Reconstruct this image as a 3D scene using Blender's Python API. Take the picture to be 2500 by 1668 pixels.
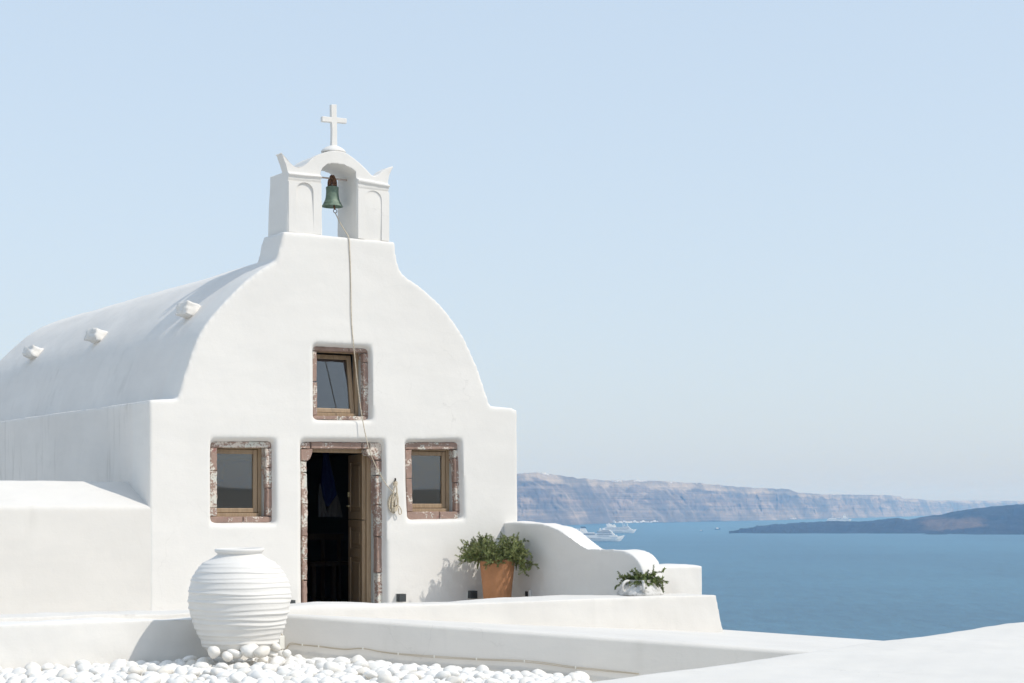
import bpy, bmesh, math, random
import numpy as np
from mathutils import Vector, Matrix, noise as mnoise
from mathutils.geometry import tessellate_polygon

random.seed(7)
rng = np.random.default_rng(7)
for o in list(bpy.data.objects):
    bpy.data.objects.remove(o, do_unlink=True)
scene = bpy.context.scene
COL = scene.collection
R = math.radians

# ------------------------------------------------------------------ camera
FPX, CX, HY = 4280.0, 1250.0, 1234.0          # focal length, centre column and eye-level row (2500 px wide frame)
cam_d = bpy.data.cameras.new('camera')
cam = bpy.data.objects.new('camera', cam_d)
COL.objects.link(cam)
cam_d.sensor_width = 36.0
cam_d.lens = FPX / 2500.0 * 36.0
cam_d.shift_y = 400.0 / 2500.0
cam_d.clip_start = 0.1
cam_d.clip_end = 120000.0
cam.location = (0, 0, 0)
cam.rotation_euler = (R(90), 0, 0)
scene.camera = cam

# chapel frame: d runs along the facade, n points out of it
DX, DY = 0.845, 0.5348
NX, NY = 0.5348, -0.845
P0X, P0Y = -1.916, 20.0
SEA = -90.0

# ------------------------------------------------------------------ light
su, sv, sw = 0.80, 1.35, 1.0
_l = math.sqrt(su*su + sv*sv + sw*sw)
su, sv, sw = su/_l, sv/_l, sw/_l
SUN = Vector((su*DX + sw*NX, su*DY + sw*NY, sv)).normalized()
sun_d = bpy.data.lights.new('sun', 'SUN')
sun_d.energy = 2.0
sun_d.angle = R(0.53)
sun_d.color = (1.0, 0.94, 0.85)
sun = bpy.data.objects.new('sun', sun_d)
COL.objects.link(sun)
sun.rotation_euler = (-SUN).to_track_quat('-Z', 'Y').to_euler()
sun.location = (10, -10, 30)

world = bpy.data.worlds.new('World')
scene.world = world
world.use_nodes = True
wt = world.node_tree
bg = wt.nodes['Background']
sky = wt.nodes.new('ShaderNodeTexSky')
sky.sky_type = 'NISHITA'
sky.sun_disc = False
sky.sun_elevation = math.asin(SUN.z)
sky.sun_rotation = math.atan2(SUN.x, SUN.y)
sky.altitude = 90.0
sky.air_density = 1.3
sky.dust_density = 1.6
sky.ozone_density = 2.0
# hazy day: the whole dome evened out alike (gamma about its mean), no patches
sk1 = wt.nodes.new('ShaderNodeMix'); sk1.data_type = 'RGBA'; sk1.blend_type = 'MULTIPLY'; sk1.inputs[0].default_value = 1.0
sk1.inputs[7].default_value = (1/3., 1/3., 1/3., 1)
skg = wt.nodes.new('ShaderNodeGamma'); skg.inputs['Gamma'].default_value = 0.25
sk2 = wt.nodes.new('ShaderNodeMix'); sk2.data_type = 'RGBA'; sk2.blend_type = 'MULTIPLY'; sk2.inputs[0].default_value = 1.0
sk2.inputs[7].default_value = (2.78, 3.14, 3.57, 1)
skh = wt.nodes.new('ShaderNodeHueSaturation'); skh.inputs['Saturation'].default_value = 0.9
wt.links.new(sky.outputs[0], sk1.inputs[6]); wt.links.new(sk1.outputs[2], skg.inputs['Color'])
wt.links.new(skg.outputs[0], skh.inputs['Color']); wt.links.new(skh.outputs[0], sk2.inputs[6]); wt.links.new(sk2.outputs[2], bg.inputs[0])
bg.inputs[1].default_value = 0.15

scene.view_settings.view_transform = 'Standard'
scene.view_settings.look = 'None'
scene.view_settings.gamma = 1.0
scene.view_settings.use_curve_mapping = False
scene.view_settings.exposure = 0.57
scene.render.engine = 'CYCLES'
scene.cycles.max_bounces = 12
scene.cycles.diffuse_bounces = 9
scene.cycles.volume_bounces = 1

# ------------------------------------------------------------------ geometry helpers
def F(u, v, w):
    return Vector((P0X + u*DX + w*NX, P0Y + u*DY + w*NY, v))

def px_w(x, y, w):
    """pixel -> (u, v) on the plane parallel to the facade at offset w"""
    a, c = (x - CX)/FPX, (HY - y)/FPX
    ox, oy = P0X + w*NX, P0Y + w*NY
    u = (a*oy - ox) / (DX - a*DY)
    return u, c*(oy + u*DY)

def px_u(x, y, u):
    """pixel -> (w, v) on the plane parallel to the chapel's side at offset u"""
    a, c = (x - CX)/FPX, (HY - y)/FPX
    ox, oy = P0X + u*DX, P0Y + u*DY
    w = (a*oy - ox) / (NX - a*NY)
    return w, c*(oy + w*NY)

def px_y(x, y, Y):
    return Vector(((x - CX)/FPX*Y, Y, (HY - y)/FPX*Y))

def tag(o, label=None, cat=None, group=None, kind=None):
    if label: o['label'] = label
    if cat: o['category'] = cat
    if group: o['group'] = group
    if kind: o['kind'] = kind
    return o

def empty(name, loc, label=None, cat=None, group=None):
    o = bpy.data.objects.new(name, None)
    COL.objects.link(o)
    o.location = loc
    o.empty_display_size = 0.2
    return tag(o, label, cat, group)

def world_loc(o):
    v = Vector((0, 0, 0))
    while o is not None:
        v += o.location
        o = o.parent
    return v

def link_mesh(name, me, mat, parent=None, origin=None, smooth=True, moved=False):
    """me holds world coordinates; shifts them to the parent's base or to the given origin"""
    o = bpy.data.objects.new(name, me)
    COL.objects.link(o)
    if mat is not None and len(me.materials) == 0:
        me.materials.append(mat)
    if parent is not None:
        o.parent = parent
        base = world_loc(parent)
    else:
        base = Vector(origin) if origin is not None else None
        if base is None:
            co = np.empty(len(me.vertices)*3); me.vertices.foreach_get('co', co); co = co.reshape(-1, 3)
            base = Vector(((co[:,0].min()+co[:,0].max())/2, (co[:,1].min()+co[:,1].max())/2, co[:,2].min()))
        o.location = base
    if not moved:
        me.transform(Matrix.Translation(-base))
    me.shade_smooth() if smooth else me.shade_flat()
    return o

def mesh(name, verts, faces, mat, parent=None, origin=None, smooth=False, fix=True):
    me = bpy.data.meshes.new(name)
    me.from_pydata([tuple(v) for v in verts], [], faces)
    if fix:
        bm = bmesh.new(); bm.from_mesh(me)
        bmesh.ops.recalc_face_normals(bm, faces=bm.faces)
        bm.to_mesh(me); bm.free()
    me.update()
    return link_mesh(name, me, mat, parent, origin, smooth)

class MB:
    """collects pieces in world coordinates"""
    def __init__(self): self.v, self.f = [], []
    def add(self, verts, faces):
        n = len(self.v)
        self.v += [tuple(v) for v in verts]
        self.f += [tuple(i+n for i in f) for f in faces]
        return self
    def build(self, name, mat, parent=None, origin=None, smooth=False):
        return mesh(name, self.v, self.f, mat, parent, origin, smooth)

def hexa(p):      # 8 points: bottom loop 0-3, top loop 4-7
    return p, [(0,3,2,1), (4,5,6,7), (0,1,5,4), (1,2,6,5), (2,3,7,6), (3,0,4,7)]

def fbox(u0, u1, v0, v1, w0, w1):
    return hexa([F(u0,v0,w0), F(u1,v0,w0), F(u1,v0,w1), F(u0,v0,w1),
                 F(u0,v1,w0), F(u1,v1,w0), F(u1,v1,w1), F(u0,v1,w1)])

def box(x0, x1, y0, y1, z0, z1, M=None):
    p = [Vector(q) for q in ((x0,y0,z0),(x1,y0,z0),(x1,y1,z0),(x0,y1,z0),(x0,y0,z1),(x1,y0,z1),(x1,y1,z1),(x0,y1,z1))]
    if M is not None: p = [M @ q for q in p]
    return hexa(p)

def prism(ring0, ring1):
    n = len(ring0)
    f = [tuple(range(n))[::-1], tuple(range(n, 2*n))]
    f += [(i, (i+1) % n, n+(i+1) % n, n+i) for i in range(n)]
    return list(ring0)+list(ring1), f

def loft(rings, cap=True, closed=True):
    n = len(rings[0]); v = [p for r in rings for p in r]; f = []
    for k in range(len(rings)-1):
        for i in range(n if closed else n-1):
            j = (i+1) % n
            f.append((k*n+i, k*n+j, (k+1)*n+j, (k+1)*n+i))
    if cap:
        f.append(tuple(range(n))[::-1]); f.append(tuple(range((len(rings)-1)*n, len(rings)*n)))
    return v, f

def spline(pts, per=6):
    pts = [Vector(p) for p in pts]
    out = []
    for i in range(len(pts)-1):
        p1, p2 = pts[i], pts[i+1]
        p0 = pts[i-1] if i > 0 else p1*2-p2
        p3 = pts[i+2] if i+2 < len(pts) else p2*2-p1
        for k in range(per):
            t = k/per
            out.append(0.5*((2*p1) + (p2-p0)*t + (2*p0-5*p1+4*p2-p3)*t*t + (3*p1-p0-3*p2+p3)*t**3))
    out.append(pts[-1])
    return out

def tube(pts, r, seg=6):
    pts = [Vector(p) for p in pts]; rings = []
    up = Vector((0.31, 0.2, 0.93))
    for i, p in enumerate(pts):
        t = (pts[min(i+1, len(pts)-1)] - pts[max(i-1, 0)])
        t = t.normalized() if t.length > 1e-9 else Vector((0, 0, 1))
        a = up - t*up.dot(t)
        if a.length < 1e-4: a = t.orthogonal()
        a.normalize(); b = t.cross(a); up = a
        rr = r(i/(len(pts)-1)) if callable(r) else r
        rings.append([p + (a*math.cos(2*math.pi*k/seg) + b*math.sin(2*math.pi*k/seg))*rr for k in range(seg)])
    return loft(rings)

def lathe(profile, c, seg=48, wob=None):
    rings = []
    for k, (r, z) in enumerate(profile):
        ring = []
        for i in range(seg):
            a = 2*math.pi*i/seg
            rr, zz = wob(r, z, a, k) if wob else (r, z)
            ring.append(Vector((c[0]+rr*math.cos(a), c[1]+rr*math.sin(a), c[2]+zz)))
        rings.append(ring)
    return loft(rings)

# hand-made undulation: a sum of plane waves, same field for everything plastered
_WK = []
for lam, amp in ((2.6, .006), (1.7, .005), (1.1, .0035), (.7, .0025), (.42, .0016), (.25, .0009), (.15, .0005)):
    for _ in range(4):
        k = rng.normal(size=3); k /= np.linalg.norm(k)
        _WK.append((k*2*math.pi/lam, rng.uniform(0, 6.28), amp))

def undulate(co, nrm, s):
    h = np.zeros(len(co))
    for k, ph, amp in _WK:
        h += amp*np.sin(co @ k + ph)
    return co + nrm*(h*s)[:, None]

def plaster_mesh(pieces, voxel=0.02, smooth=5, und=1.0):
    """union of closed solids, voxel-remeshed, softened and made uneven like trowelled lime plaster"""
    me = bpy.data.meshes.new('tmp')
    v, f = [], []
    for pv, pf in pieces:
        bm = bmesh.new()
        vs = [bm.verts.new(tuple(p)) for p in pv]
        for q in pf:
            try: bm.faces.new([vs[i] for i in q])
            except ValueError: pass
        bmesh.ops.triangulate(bm, faces=bm.faces)
        bmesh.ops.recalc_face_normals(bm, faces=bm.faces)
        bm.verts.index_update()
        n = len(v)
        v += [tuple(q.co) for q in bm.verts]
        f += [tuple(q.index+n for q in fc.verts) for fc in bm.faces]
        bm.free()
    me.from_pydata(v, [], f); me.update()
    o = bpy.data.objects.new('tmp', me); COL.objects.link(o)
    m = o.modifiers.new('r', 'REMESH'); m.mode = 'VOXEL'; m.voxel_size = voxel
    if smooth:
        s = o.modifiers.new('s', 'SMOOTH'); s.factor = 0.5; s.iterations = smooth
    dg = bpy.context.evaluated_depsgraph_get()
    out = bpy.data.meshes.new_from_object(o.evaluated_get(dg))
    bpy.data.objects.remove(o, do_unlink=True); bpy.data.meshes.remove(me)
    n = len(out.vertices)
    co = np.empty(n*3); out.vertices.foreach_get('co', co); co = co.reshape(-1, 3)
    nr = np.empty(n*3); out.vertex_normals.foreach_get('vector', nr); nr = nr.reshape(-1, 3)
    co = undulate(co, nr, und)
    out.vertices.foreach_set('co', co.ravel()); out.update()
    return out

# ------------------------------------------------------------------ material helpers
def nmat(name, base=(.8, .8, .8), rough=.8, **kw):
    m = bpy.data.materials.new(name); m.use_nodes = True
    b = m.node_tree.nodes['Principled BSDF']
    b.inputs['Base Color'].default_value = (*base, 1)
    b.inputs['Roughness'].default_value = rough
    for k, v in kw.items(): b.inputs[k].default_value = v
    return m, m.node_tree, b

def N(t, typ, **kw):
    n = t.nodes.new(typ)
    for k, v in kw.items():
        if k.startswith('i_'):
            key = k[2:].replace('_', ' ')
            n.inputs[key].default_value = v
        else: setattr(n, k, v)
    return n

def coords(t, scale=(1, 1, 1), kind='Object', rot=(0, 0, 0)):
    tc = N(t, 'ShaderNodeTexCoord'); mp = N(t, 'ShaderNodeMapping')
    mp.inputs['Scale'].default_value = scale; mp.inputs['Rotation'].default_value = rot
    t.links.new(tc.outputs[kind], mp.inputs['Vector'])
    return mp.outputs['Vector']

def tnoise(t, vec, scale, detail=4, rough=.55, dist=0.0):
    n = N(t, 'ShaderNodeTexNoise')
    n.inputs['Scale'].default_value = scale; n.inputs['Detail'].default_value = detail
    n.inputs['Roughness'].default_value = rough; n.inputs['Distortion'].default_value = dist
    t.links.new(vec, n.inputs['Vector'])
    return n.outputs['Fac']

def ramp(t, fac, stops, interp='LINEAR'):
    r = N(t, 'ShaderNodeValToRGB'); cr = r.color_ramp; cr.interpolation = interp
    while len(cr.elements) < len(stops): cr.elements.new(0.5)
    for e, (p, c) in zip(cr.elements, stops):
        e.position = p
        e.color = (*c, 1) if isinstance(c, tuple) else (c, c, c, 1)
    t.links.new(fac, r.inputs['Fac'])
    return r.outputs['Color']

def mix(t, fac, a, b, blend='MIX'):
    m = N(t, 'ShaderNodeMix', data_type='RGBA', blend_type=blend)
    for key, val in ((0, fac), (6, a), (7, b)):
        if isinstance(val, (float, int)): m.inputs[key].default_value = val
        elif isinstance(val, tuple): m.inputs[key].default_value = (*val, 1)
        else: t.links.new(val, m.inputs[key])
    return m.outputs[2]

def math_n(t, op, a, b=None, clamp=False):
    m = N(t, 'ShaderNodeMath', operation=op, use_clamp=clamp)
    for i, val in enumerate((a, b)):
        if val is None: continue
        if isinstance(val, (float, int)): m.inputs[i].default_value = val
        else: t.links.new(val, m.inputs[i])
    return m.outputs[0]

def bump(t, b, h, strength=.3, dist=.01, prev=None):
    n = N(t, 'ShaderNodeBump'); n.inputs['Strength'].default_value = strength; n.inputs['Distance'].default_value = dist
    t.links.new(h, n.inputs['Height'])
    if prev is not None: t.links.new(prev, n.inputs['Normal'])
    t.links.new(n.outputs['Normal'], b.inputs['Normal'])
    return n.outputs['Normal']

def plaster_mat(name, c0=(.755, .734, .698), c1=(.725, .704, .67), stain=0.0, dirt=(.36, .34, .30), crack=.22):
    m, t, b = nmat(name, rough=.92)
    v = coords(t)
    big = ramp(t, tnoise(t, v, 1.1, 5), [(.35, 0.0), (.7, 1.0)])
    col = mix(t, big, c0, c1)
    specks = ramp(t, tnoise(t, v, 34, 2, .5), [(.74, 0.0), (.80, 1.0)])
    where = ramp(t, tnoise(t, v, 2.3, 2), [(.5, 0.0), (.72, 1.0)])
    sp = math_n(t, 'MULTIPLY', specks, where)
    col = mix(t, math_n(t, 'MULTIPLY', sp, .45), col, dirt)
    if stain:
        vs = coords(t, (7, 7, .9))
        st = ramp(t, tnoise(t, vs, 1.0, 5, .6), [(.53, 0.0), (.72, 1.0)])
        wh = ramp(t, tnoise(t, coords(t, (.9, .9, 1.3)), 1.0, 3), [(.45, 0.0), (.65, 1.0)])
        col = mix(t, math_n(t, 'MULTIPLY', math_n(t, 'MULTIPLY', st, wh), stain), col, dirt)
    # hairline cracks in a few places, and overlapping brush coats
    vo = N(t, 'ShaderNodeTexVoronoi', feature='DISTANCE_TO_EDGE'); vo.inputs['Scale'].default_value = 1.1
    wv = N(t, 'ShaderNodeVectorMath', operation='ADD'); nz = N(t, 'ShaderNodeTexNoise'); nz.inputs['Scale'].default_value = 3.2; nz.inputs['Detail'].default_value = 6
    t.links.new(v, nz.inputs['Vector']); sc_ = N(t, 'ShaderNodeVectorMath', operation='SCALE'); sc_.inputs['Scale'].default_value = .55
    t.links.new(nz.outputs['Color'], sc_.inputs[0]); t.links.new(v, wv.inputs[0]); t.links.new(sc_.outputs[0], wv.inputs[1]); t.links.new(wv.outputs[0], vo.inputs['Vector'])
    ck = math_n(t, 'MULTIPLY', ramp(t, vo.outputs['Distance'], [(.0, 1.0), (.0045, 0.0)]), ramp(t, tnoise(t, v, .8, 2), [(.54, 0.0), (.62, 1.0)]))
    col = mix(t, math_n(t, 'MULTIPLY', ck, crack), col, (.33, .32, .30))
    coat = ramp(t, tnoise(t, coords(t, (1.3, 1.3, 5.5)), 1.0, 6, .62), [(.46, 0.0), (.54, 1.0)])
    col = mix(t, math_n(t, 'MULTIPLY', coat, .06), col, (.50, .50, .49))
    t.links.new(col, b.inputs['Base Color'])
    n0 = bump(t, b, tnoise(t, coords(t, (14, 14, 90)), 1.0, 4, .6), .10, .006)
    n1 = bump(t, b, tnoise(t, v, 4.0, 3), .12, .03, n0)
    n2 = bump(t, b, tnoise(t, v, 38, 3), .12, .006, n1)
    bump(t, b, tnoise(t, v, 170, 2), .15, .0015, n2)
    return m

M = {}
M['plaster'] = plaster_mat('plaster')
M['plaster_old'] = plaster_mat('plaster_old', (.765, .732, .69), (.71, .68, .642), stain=.5, dirt=(.34, .32, .28))
M['plaster_grey'] = plaster_mat('plaster_grey', (.70, .674, .632), (.665, .64, .60), stain=.15)
M['plaster_vault'] = plaster_mat('plaster_vault', (.765, .735, .695), (.72, .69, .652), stain=.22, dirt=(.40, .38, .34))
M['plaster_low'] = plaster_mat('plaster_low', (.70, .675, .635), (.66, .635, .598), stain=.16, crack=.2)
M['reveal'] = nmat('reveal_mortar', (.42, .43, .41), .9)[0]

def stone_mat(name, paint=.52, c=((.225, .155, .128), (.335, .228, .185), (.28, .20, .165))):
    m, t, b = nmat(name, rough=.9)
    v = coords(t)
    col = ramp(t, tnoise(t, v, 4.5, 6, .6), [(.3, c[0]), (.5, c[1]), (.7, c[2])])
    red = ramp(t, tnoise(t, v, 13, 3), [(.64, 0.0), (.72, 1.0)])
    col = mix(t, math_n(t, 'MULTIPLY', red, .5), col, (.27, .075, .07))
    fine = tnoise(t, v, 42, 7, .68, .4)
    patch = tnoise(t, v, 5.2, 4, .6)
    s = math_n(t, 'ADD', math_n(t, 'MULTIPLY', fine, .62), math_n(t, 'MULTIPLY', patch, .60))
    fl = ramp(t, s, [(paint+.115, 0.0), (paint+.14, 1.0)])
    cream = ramp(t, tnoise(t, v, 9, 2), [(.4, (.70, .62, .54)), (.6, (.62, .63, .57))])
    col = mix(t, math_n(t, 'MULTIPLY', fl, .9), col, cream)
    t.links.new(col, b.inputs['Base Color'])
    n1 = bump(t, b, tnoise(t, v, 22, 6, .6), .6, .012)
    bump(t, b, fl, .35, .003, n1)
    return m
M['stone'] = stone_mat('volcanic_stone', .53)
M['stone_painted'] = stone_mat('volcanic_stone_flaking_paint', .475)
M['stone_bare'] = stone_mat('volcanic_stone_bare', .575)

def wood_mat(name, c0, c1, rough=.45):
    m, t, b = nmat(name, rough=rough)
    v = coords(t, (30, 30, 3))
    col = ramp(t, tnoise(t, v, 1.6, 5, .6, .6), [(.3, c0), (.7, c1)])
    t.links.new(col, b.inputs['Base Color'])
    bump(t, b, tnoise(t, v, 3, 3), .1, .002)
    return m
M['wood'] = wood_mat('varnished_wood', (.275, .19, .115), (.39, .28, .175))
M['wood_dark'] = wood_mat('old_wood', (.035, .022, .012), (.06, .04, .02))
g, t, b = nmat('window_glass', (.80, .86, .86), .015, **{'Transmission Weight': 1.0, 'IOR': 1.9}); M['glass'] = g
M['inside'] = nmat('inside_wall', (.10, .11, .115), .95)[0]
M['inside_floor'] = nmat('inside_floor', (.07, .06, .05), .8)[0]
M['blue_cloth'] = nmat('blue_cloth', (.008, .02, .10), .9)[0]
M['white_cloth'] = nmat('white_cloth', (.16, .16, .16), .9)[0]
M['iron'] = nmat('dark_iron', (.05, .045, .04), .6, Metallic=.6)[0]
M['brass'] = nmat('brass', (.6, .5, .3), .35, Metallic=1.0)[0]
M['lamp_grey'] = nmat('charcoal_metal', (.045, .052, .055), .55)[0]
M['black'] = nmat('black_plastic', (.02, .02, .02), .6)[0]
M['bar'] = nmat('limewashed_iron', (.55, .46, .42), .8)[0]
M['cable'] = nmat('cable_sheath', (.46, .40, .31), .6)[0]
M['white_plastic'] = nmat('white_plastic', (.72, .71, .66), .5)[0]

m, t, b = nmat('rope_fibre', (.56, .49, .38), .9)
t.links.new(ramp(t, tnoise(t, coords(t), 60, 3), [(.35, (.42, .35, .25)), (.65, (.62, .55, .44))]), b.inputs['Base Color']); M['rope'] = m

m, t, b = nmat('verdigris_bronze', (.12, .2, .14), .6, Metallic=.15)
v = coords(t)
c1 = ramp(t, tnoise(t, v, 14, 5), [(.3, (.085, .135, .10)), (.55, (.15, .215, .165)), (.75, (.22, .28, .22))])
fl = ramp(t, tnoise(t, v, 55, 5, .65), [(.62, 0.0), (.68, 1.0)])
t.links.new(mix(t, math_n(t, 'MULTIPLY', fl, .6), c1, (.40, .37, .28)), b.inputs['Base Color'])
bump(t, b, tnoise(t, v, 70, 4), .4, .004); M['bell'] = m

m, t, b = nmat('rusty_iron', (.14, .07, .04), .85)
t.links.new(ramp(t, tnoise(t, coords(t), 40, 5), [(.35, (.05, .03, .022)), (.55, (.17, .08, .04)), (.75, (.32, .18, .10))]), b.inputs['Base Color']); M['rust'] = m

m, t, b = nmat('terracotta', (.43, .19, .085), .8)
v = coords(t)
c1 = ramp(t, tnoise(t, v, 5, 5), [(.3, (.36, .165, .07)), (.7, (.47, .215, .10))])
fl = ramp(t, tnoise(t, v, 3.1, 4), [(.55, 0.0), (.75, 1.0)])
t.links.new(mix(t, math_n(t, 'MULTIPLY', fl, .35), c1, (.50, .29, .18)), b.inputs['Base Color'])
bump(t, b, tnoise(t, coords(t, (1, 1, 8)), 9, 3), .25, .006); M['terracotta'] = m

m, t, b = nmat('painted_jar', (.82, .82, .80), .7)
v = coords(t)
t.links.new(mix(t, ramp(t, tnoise(t, v, 3, 4), [(.35, 0.0), (.75, 1.0)]), (.745, .722, .685), (.70, .676, .64)), b.inputs['Base Color'])
bump(t, b, tnoise(t, v, 26, 4), .22, .006); M['jar'] = m

m, t, b = nmat('limewashed_pot', (.7, .7, .68), .85)
v = coords(t)
t.links.new(mix(t, ramp(t, tnoise(t, v, 16, 6, .65), [(.45, 0.0), (.62, 1.0)]), (.64, .625, .60), (.40, .39, .37)), b.inputs['Base Color'])
bump(t, b, tnoise(t, v, 40, 4), .4, .006); M['whitepot'] = m

def leaf_mat(name, a, b_, c):
    m, t, b = nmat(name, rough=.6)
    v = coords(t)
    t.links.new(ramp(t, tnoise(t, v, 24, 3), [(.3, a), (.52, b_), (.72, c)]), b.inputs['Base Color'])
    b.inputs['Subsurface Weight'].default_value = 0.0
    return m
M['leaf'] = leaf_mat('rosemary_leaf', (.09, .13, .04), (.18, .215, .065), (.29, .305, .11))
M['leaf2'] = leaf_mat('trailing_leaf', (.06, .095, .025), (.12, .16, .04), (.21, .235, .07))
M['stem'] = nmat('twig', (.20, .17, .11), .9)[0]
M['soil'] = nmat('soil', (.05, .035, .025), 1.0)[0]

m, t, b = nmat('marble_pebble', (.82, .815, .79), .5)
v = coords(t)
oi = N(t, 'ShaderNodeObjectInfo')
base = ramp(t, oi.outputs['Random'], [(0.0, (.82, .80, .765)), (.55, (.79, .765, .72)), (.85, (.77, .74, .69)), (1.0, (.73, .685, .615))])
wv = coords(t, kind='Generated')
sp = ramp(t, tnoise(t, v, 30, 4), [(.66, 0.0), (.74, 1.0)])
t.links.new(mix(t, math_n(t, 'MULTIPLY', sp, .25), base, (.62, .52, .38)), b.inputs['Base Color'])
bump(t, b, tnoise(t, v, 60, 3), .12, .002); M['pebble'] = m
M['gravel'] = nmat('gravel_base', (.62, .60, .55), .95)[0]

# ------------------------------------------------------------------ sea, islands, hillside (structure)
m, t, b = nmat('sea_water', (.022, .085, .15), .22, **{'IOR': 1.33, 'Specular IOR Level': .18})
v1 = coords(t, (1/9, 1/16, 1)); v2 = coords(t, (1/60, 1/190, 1)); v3 = coords(t, (1/500, 1/2600, 1))
sw1 = tnoise(t, v1, 1.0, 6, .65)
sw2 = tnoise(t, v2, 1.0, 4, .6)
sw3 = tnoise(t, v3, 1.0, 4, .6)
rip = tnoise(t, coords(t, (1/16., 1/42., 1)), 1.0, 5, .7)
t.links.new(mix(t, ramp(t, math_n(t, 'ADD', math_n(t, 'ADD', math_n(t, 'MULTIPLY', sw3, .30), math_n(t, 'MULTIPLY', tnoise(t, coords(t, (1/1500., 1/260., 1)), 1.0, 5, .6), .25)), math_n(t, 'MULTIPLY', rip, .45)), [(.38, 0.0), (.60, 1.0)]), (.010, .080, .140), (.036, .150, .232)), b.inputs['Base Color'])
r_ = ramp(t, sw3, [(.3, .16), (.7, .34)])
t.links.new(r_, b.inputs['Roughness'])
n1 = bump(t, b, sw2, .8, 7.0)
bump(t, b, sw1, 1.0, 2.4, n1)
# wind-roughened water: blue body colour under a Fresnel reflection broken by the ripples
nb = b.inputs['Normal'].links[0].from_socket
cb = b.inputs['Base Color'].links[0].from_socket
dif = N(t, 'ShaderNodeBsdfDiffuse'); gl = N(t, 'ShaderNodeBsdfGlossy'); fr = N(t, 'ShaderNodeFresnel'); ms = N(t, 'ShaderNodeMixShader')
fr.inputs['IOR'].default_value = 1.33; gl.inputs['Roughness'].default_value = .3
for q in (dif, gl, fr): t.links.new(nb, q.inputs['Normal'])
t.links.new(cb, dif.inputs['Color'])
t.links.new(math_n(t, 'MULTIPLY', fr.outputs[0], .30), ms.inputs[0])
t.links.new(dif.outputs[0], ms.inputs[1]); t.links.new(gl.outputs[0], ms.inputs[2])
t.links.new(ms.outputs[0], t.nodes['Material Output'].inputs['Surface'])
M['sea'] = m
RS = 23000.0
seg = 128
mesh('sea', [(0, 0, SEA)]+[(RS*math.cos(2*math.pi*i/seg), RS*math.sin(2*math.pi*i/seg), SEA) for i in range(seg)],
     [(0, 1+i, 1+(i+1) % seg) for i in range(seg)], M['sea'], origin=(0, 0, SEA))
tag(bpy.data.objects['sea'], 'calm blue sea of the bay seen from high above', kind='structure')

def interp(pts, x):
    xs, ys = zip(*pts)
    return float(np.interp(x, xs, ys))

# far caldera cliff
TOP = [(300,1185),(800,1170),(1100,1160),(1261,1156),(1310,1152.7),(1339,1157),(1365,1159),(1397,1166),(1450,1170),(1492,1174),(1520,1172),(1577,1173),
       (1642,1176.4),(1708,1179.6),(1774,1186),(1827,1190),(1880,1192.7),(1927,1194.5),(1943,1202),(2012,1207),(2170,1209),(2199,1212),
       (2207,1218),(2231,1217),(2270,1222),(2355,1222),(2500,1223.5),(2900,1226),(3400,1230)]
SHORE = [(300,1292),(1000,1288),(1373,1283),(1497,1277.5),(1629,1276),(1788,1272.5),(1880,1270.5),(1985,1268),(2197,1262),(2297,1258.5),(2500,1255),(3400,1250)]
cols = np.concatenate([np.arange(300, 1230, 14.), np.arange(1230, 2530, 1.6), np.arange(2530, 3400, 14.)])
rows = 64
cv, cf, cq = [], [], []
for i, x in enumerate(cols):
    Ys = 90*FPX/(interp(SHORE, x)-HY)
    yt = interp(TOP, x)
    s = x*Ys/FPX                                   # arc position in metres along the coast
    rugged = min(1.0, max(.35, (x-1300)/600))
    depth = 620 - 230*rugged
    Zt = (HY-yt)/FPX*(Ys+depth)
    Zt += 5*mnoise.noise((s/70., 3.1, 0)) + 3*mnoise.noise((s/22., 9.1, 0))
    for k in range(rows):
        tt = k/(rows-1)
        z = SEA - 1 + (Zt-SEA+1)*min(1.0, tt/.86)
        q = min(1.0, tt/.86)
        lip = max(0., (tt-.86)/.14)
        sx = s + 90*mnoise.noise((s/260., z/140., 7.7)) + z*.45*(1 if x < 1950 else .6)
        wig = 110*mnoise.fractal((s/500., z/700., .3), 1.0, 2.0, 2)
        g1 = abs(mnoise.noise((sx/190., z/520., 1.7)))*(.45 + .9*abs(mnoise.noise((s/600., .5, 3.)))) 
        g2 = abs(mnoise.noise((sx/74., z/230., 4.2)))
        g3 = mnoise.fractal((sx/34., z/34., 8.), 1.0, 2.0, 4)
        amp = math.sin(math.pi*min(1, q*1.02))**.6
        prof = (q**1.25 if q < .72 else .664 + (q-.72)*1.2)
        step = 10*math.sin(z/13. + 4*mnoise.noise((s/180., z/90., 0)))*rugged
        Y = Ys + depth*prof + amp*(wig + 230*g1*(.3+.7*rugged) + 50*g2*rugged + 24*g3 + step) + lip*1500
        if lip > 0: z += lip*-4 + 4*mnoise.noise((s/40., lip*3, 2))
        cv.append(((x-CX)/FPX*Y, Y, z)); cq.append(q)
for i in range(len(cols)-1):
    for k in range(rows-1):
        cf.append((i*rows+k, (i+1)*rows+k, (i+1)*rows+k+1, i*rows+k+1))
m, t, b = nmat('caldera_rock', rough=1.0)
v = coords(t, (1/260., 1/260., 1/260.)); vz = N(t, 'ShaderNodeSeparateXYZ'); tc = N(t, 'ShaderNodeTexCoord')
t.links.new(tc.outputs['Object'], vz.inputs[0])
at = N(t, 'ShaderNodeAttribute', attribute_name='rise')
warp = math_n(t, 'MULTIPLY', math_n(t, 'SUBTRACT', tnoise(t, v, 1.6, 5), .5), .42)
zz = math_n(t, 'ADD', at.outputs['Fac'], warp)
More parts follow.
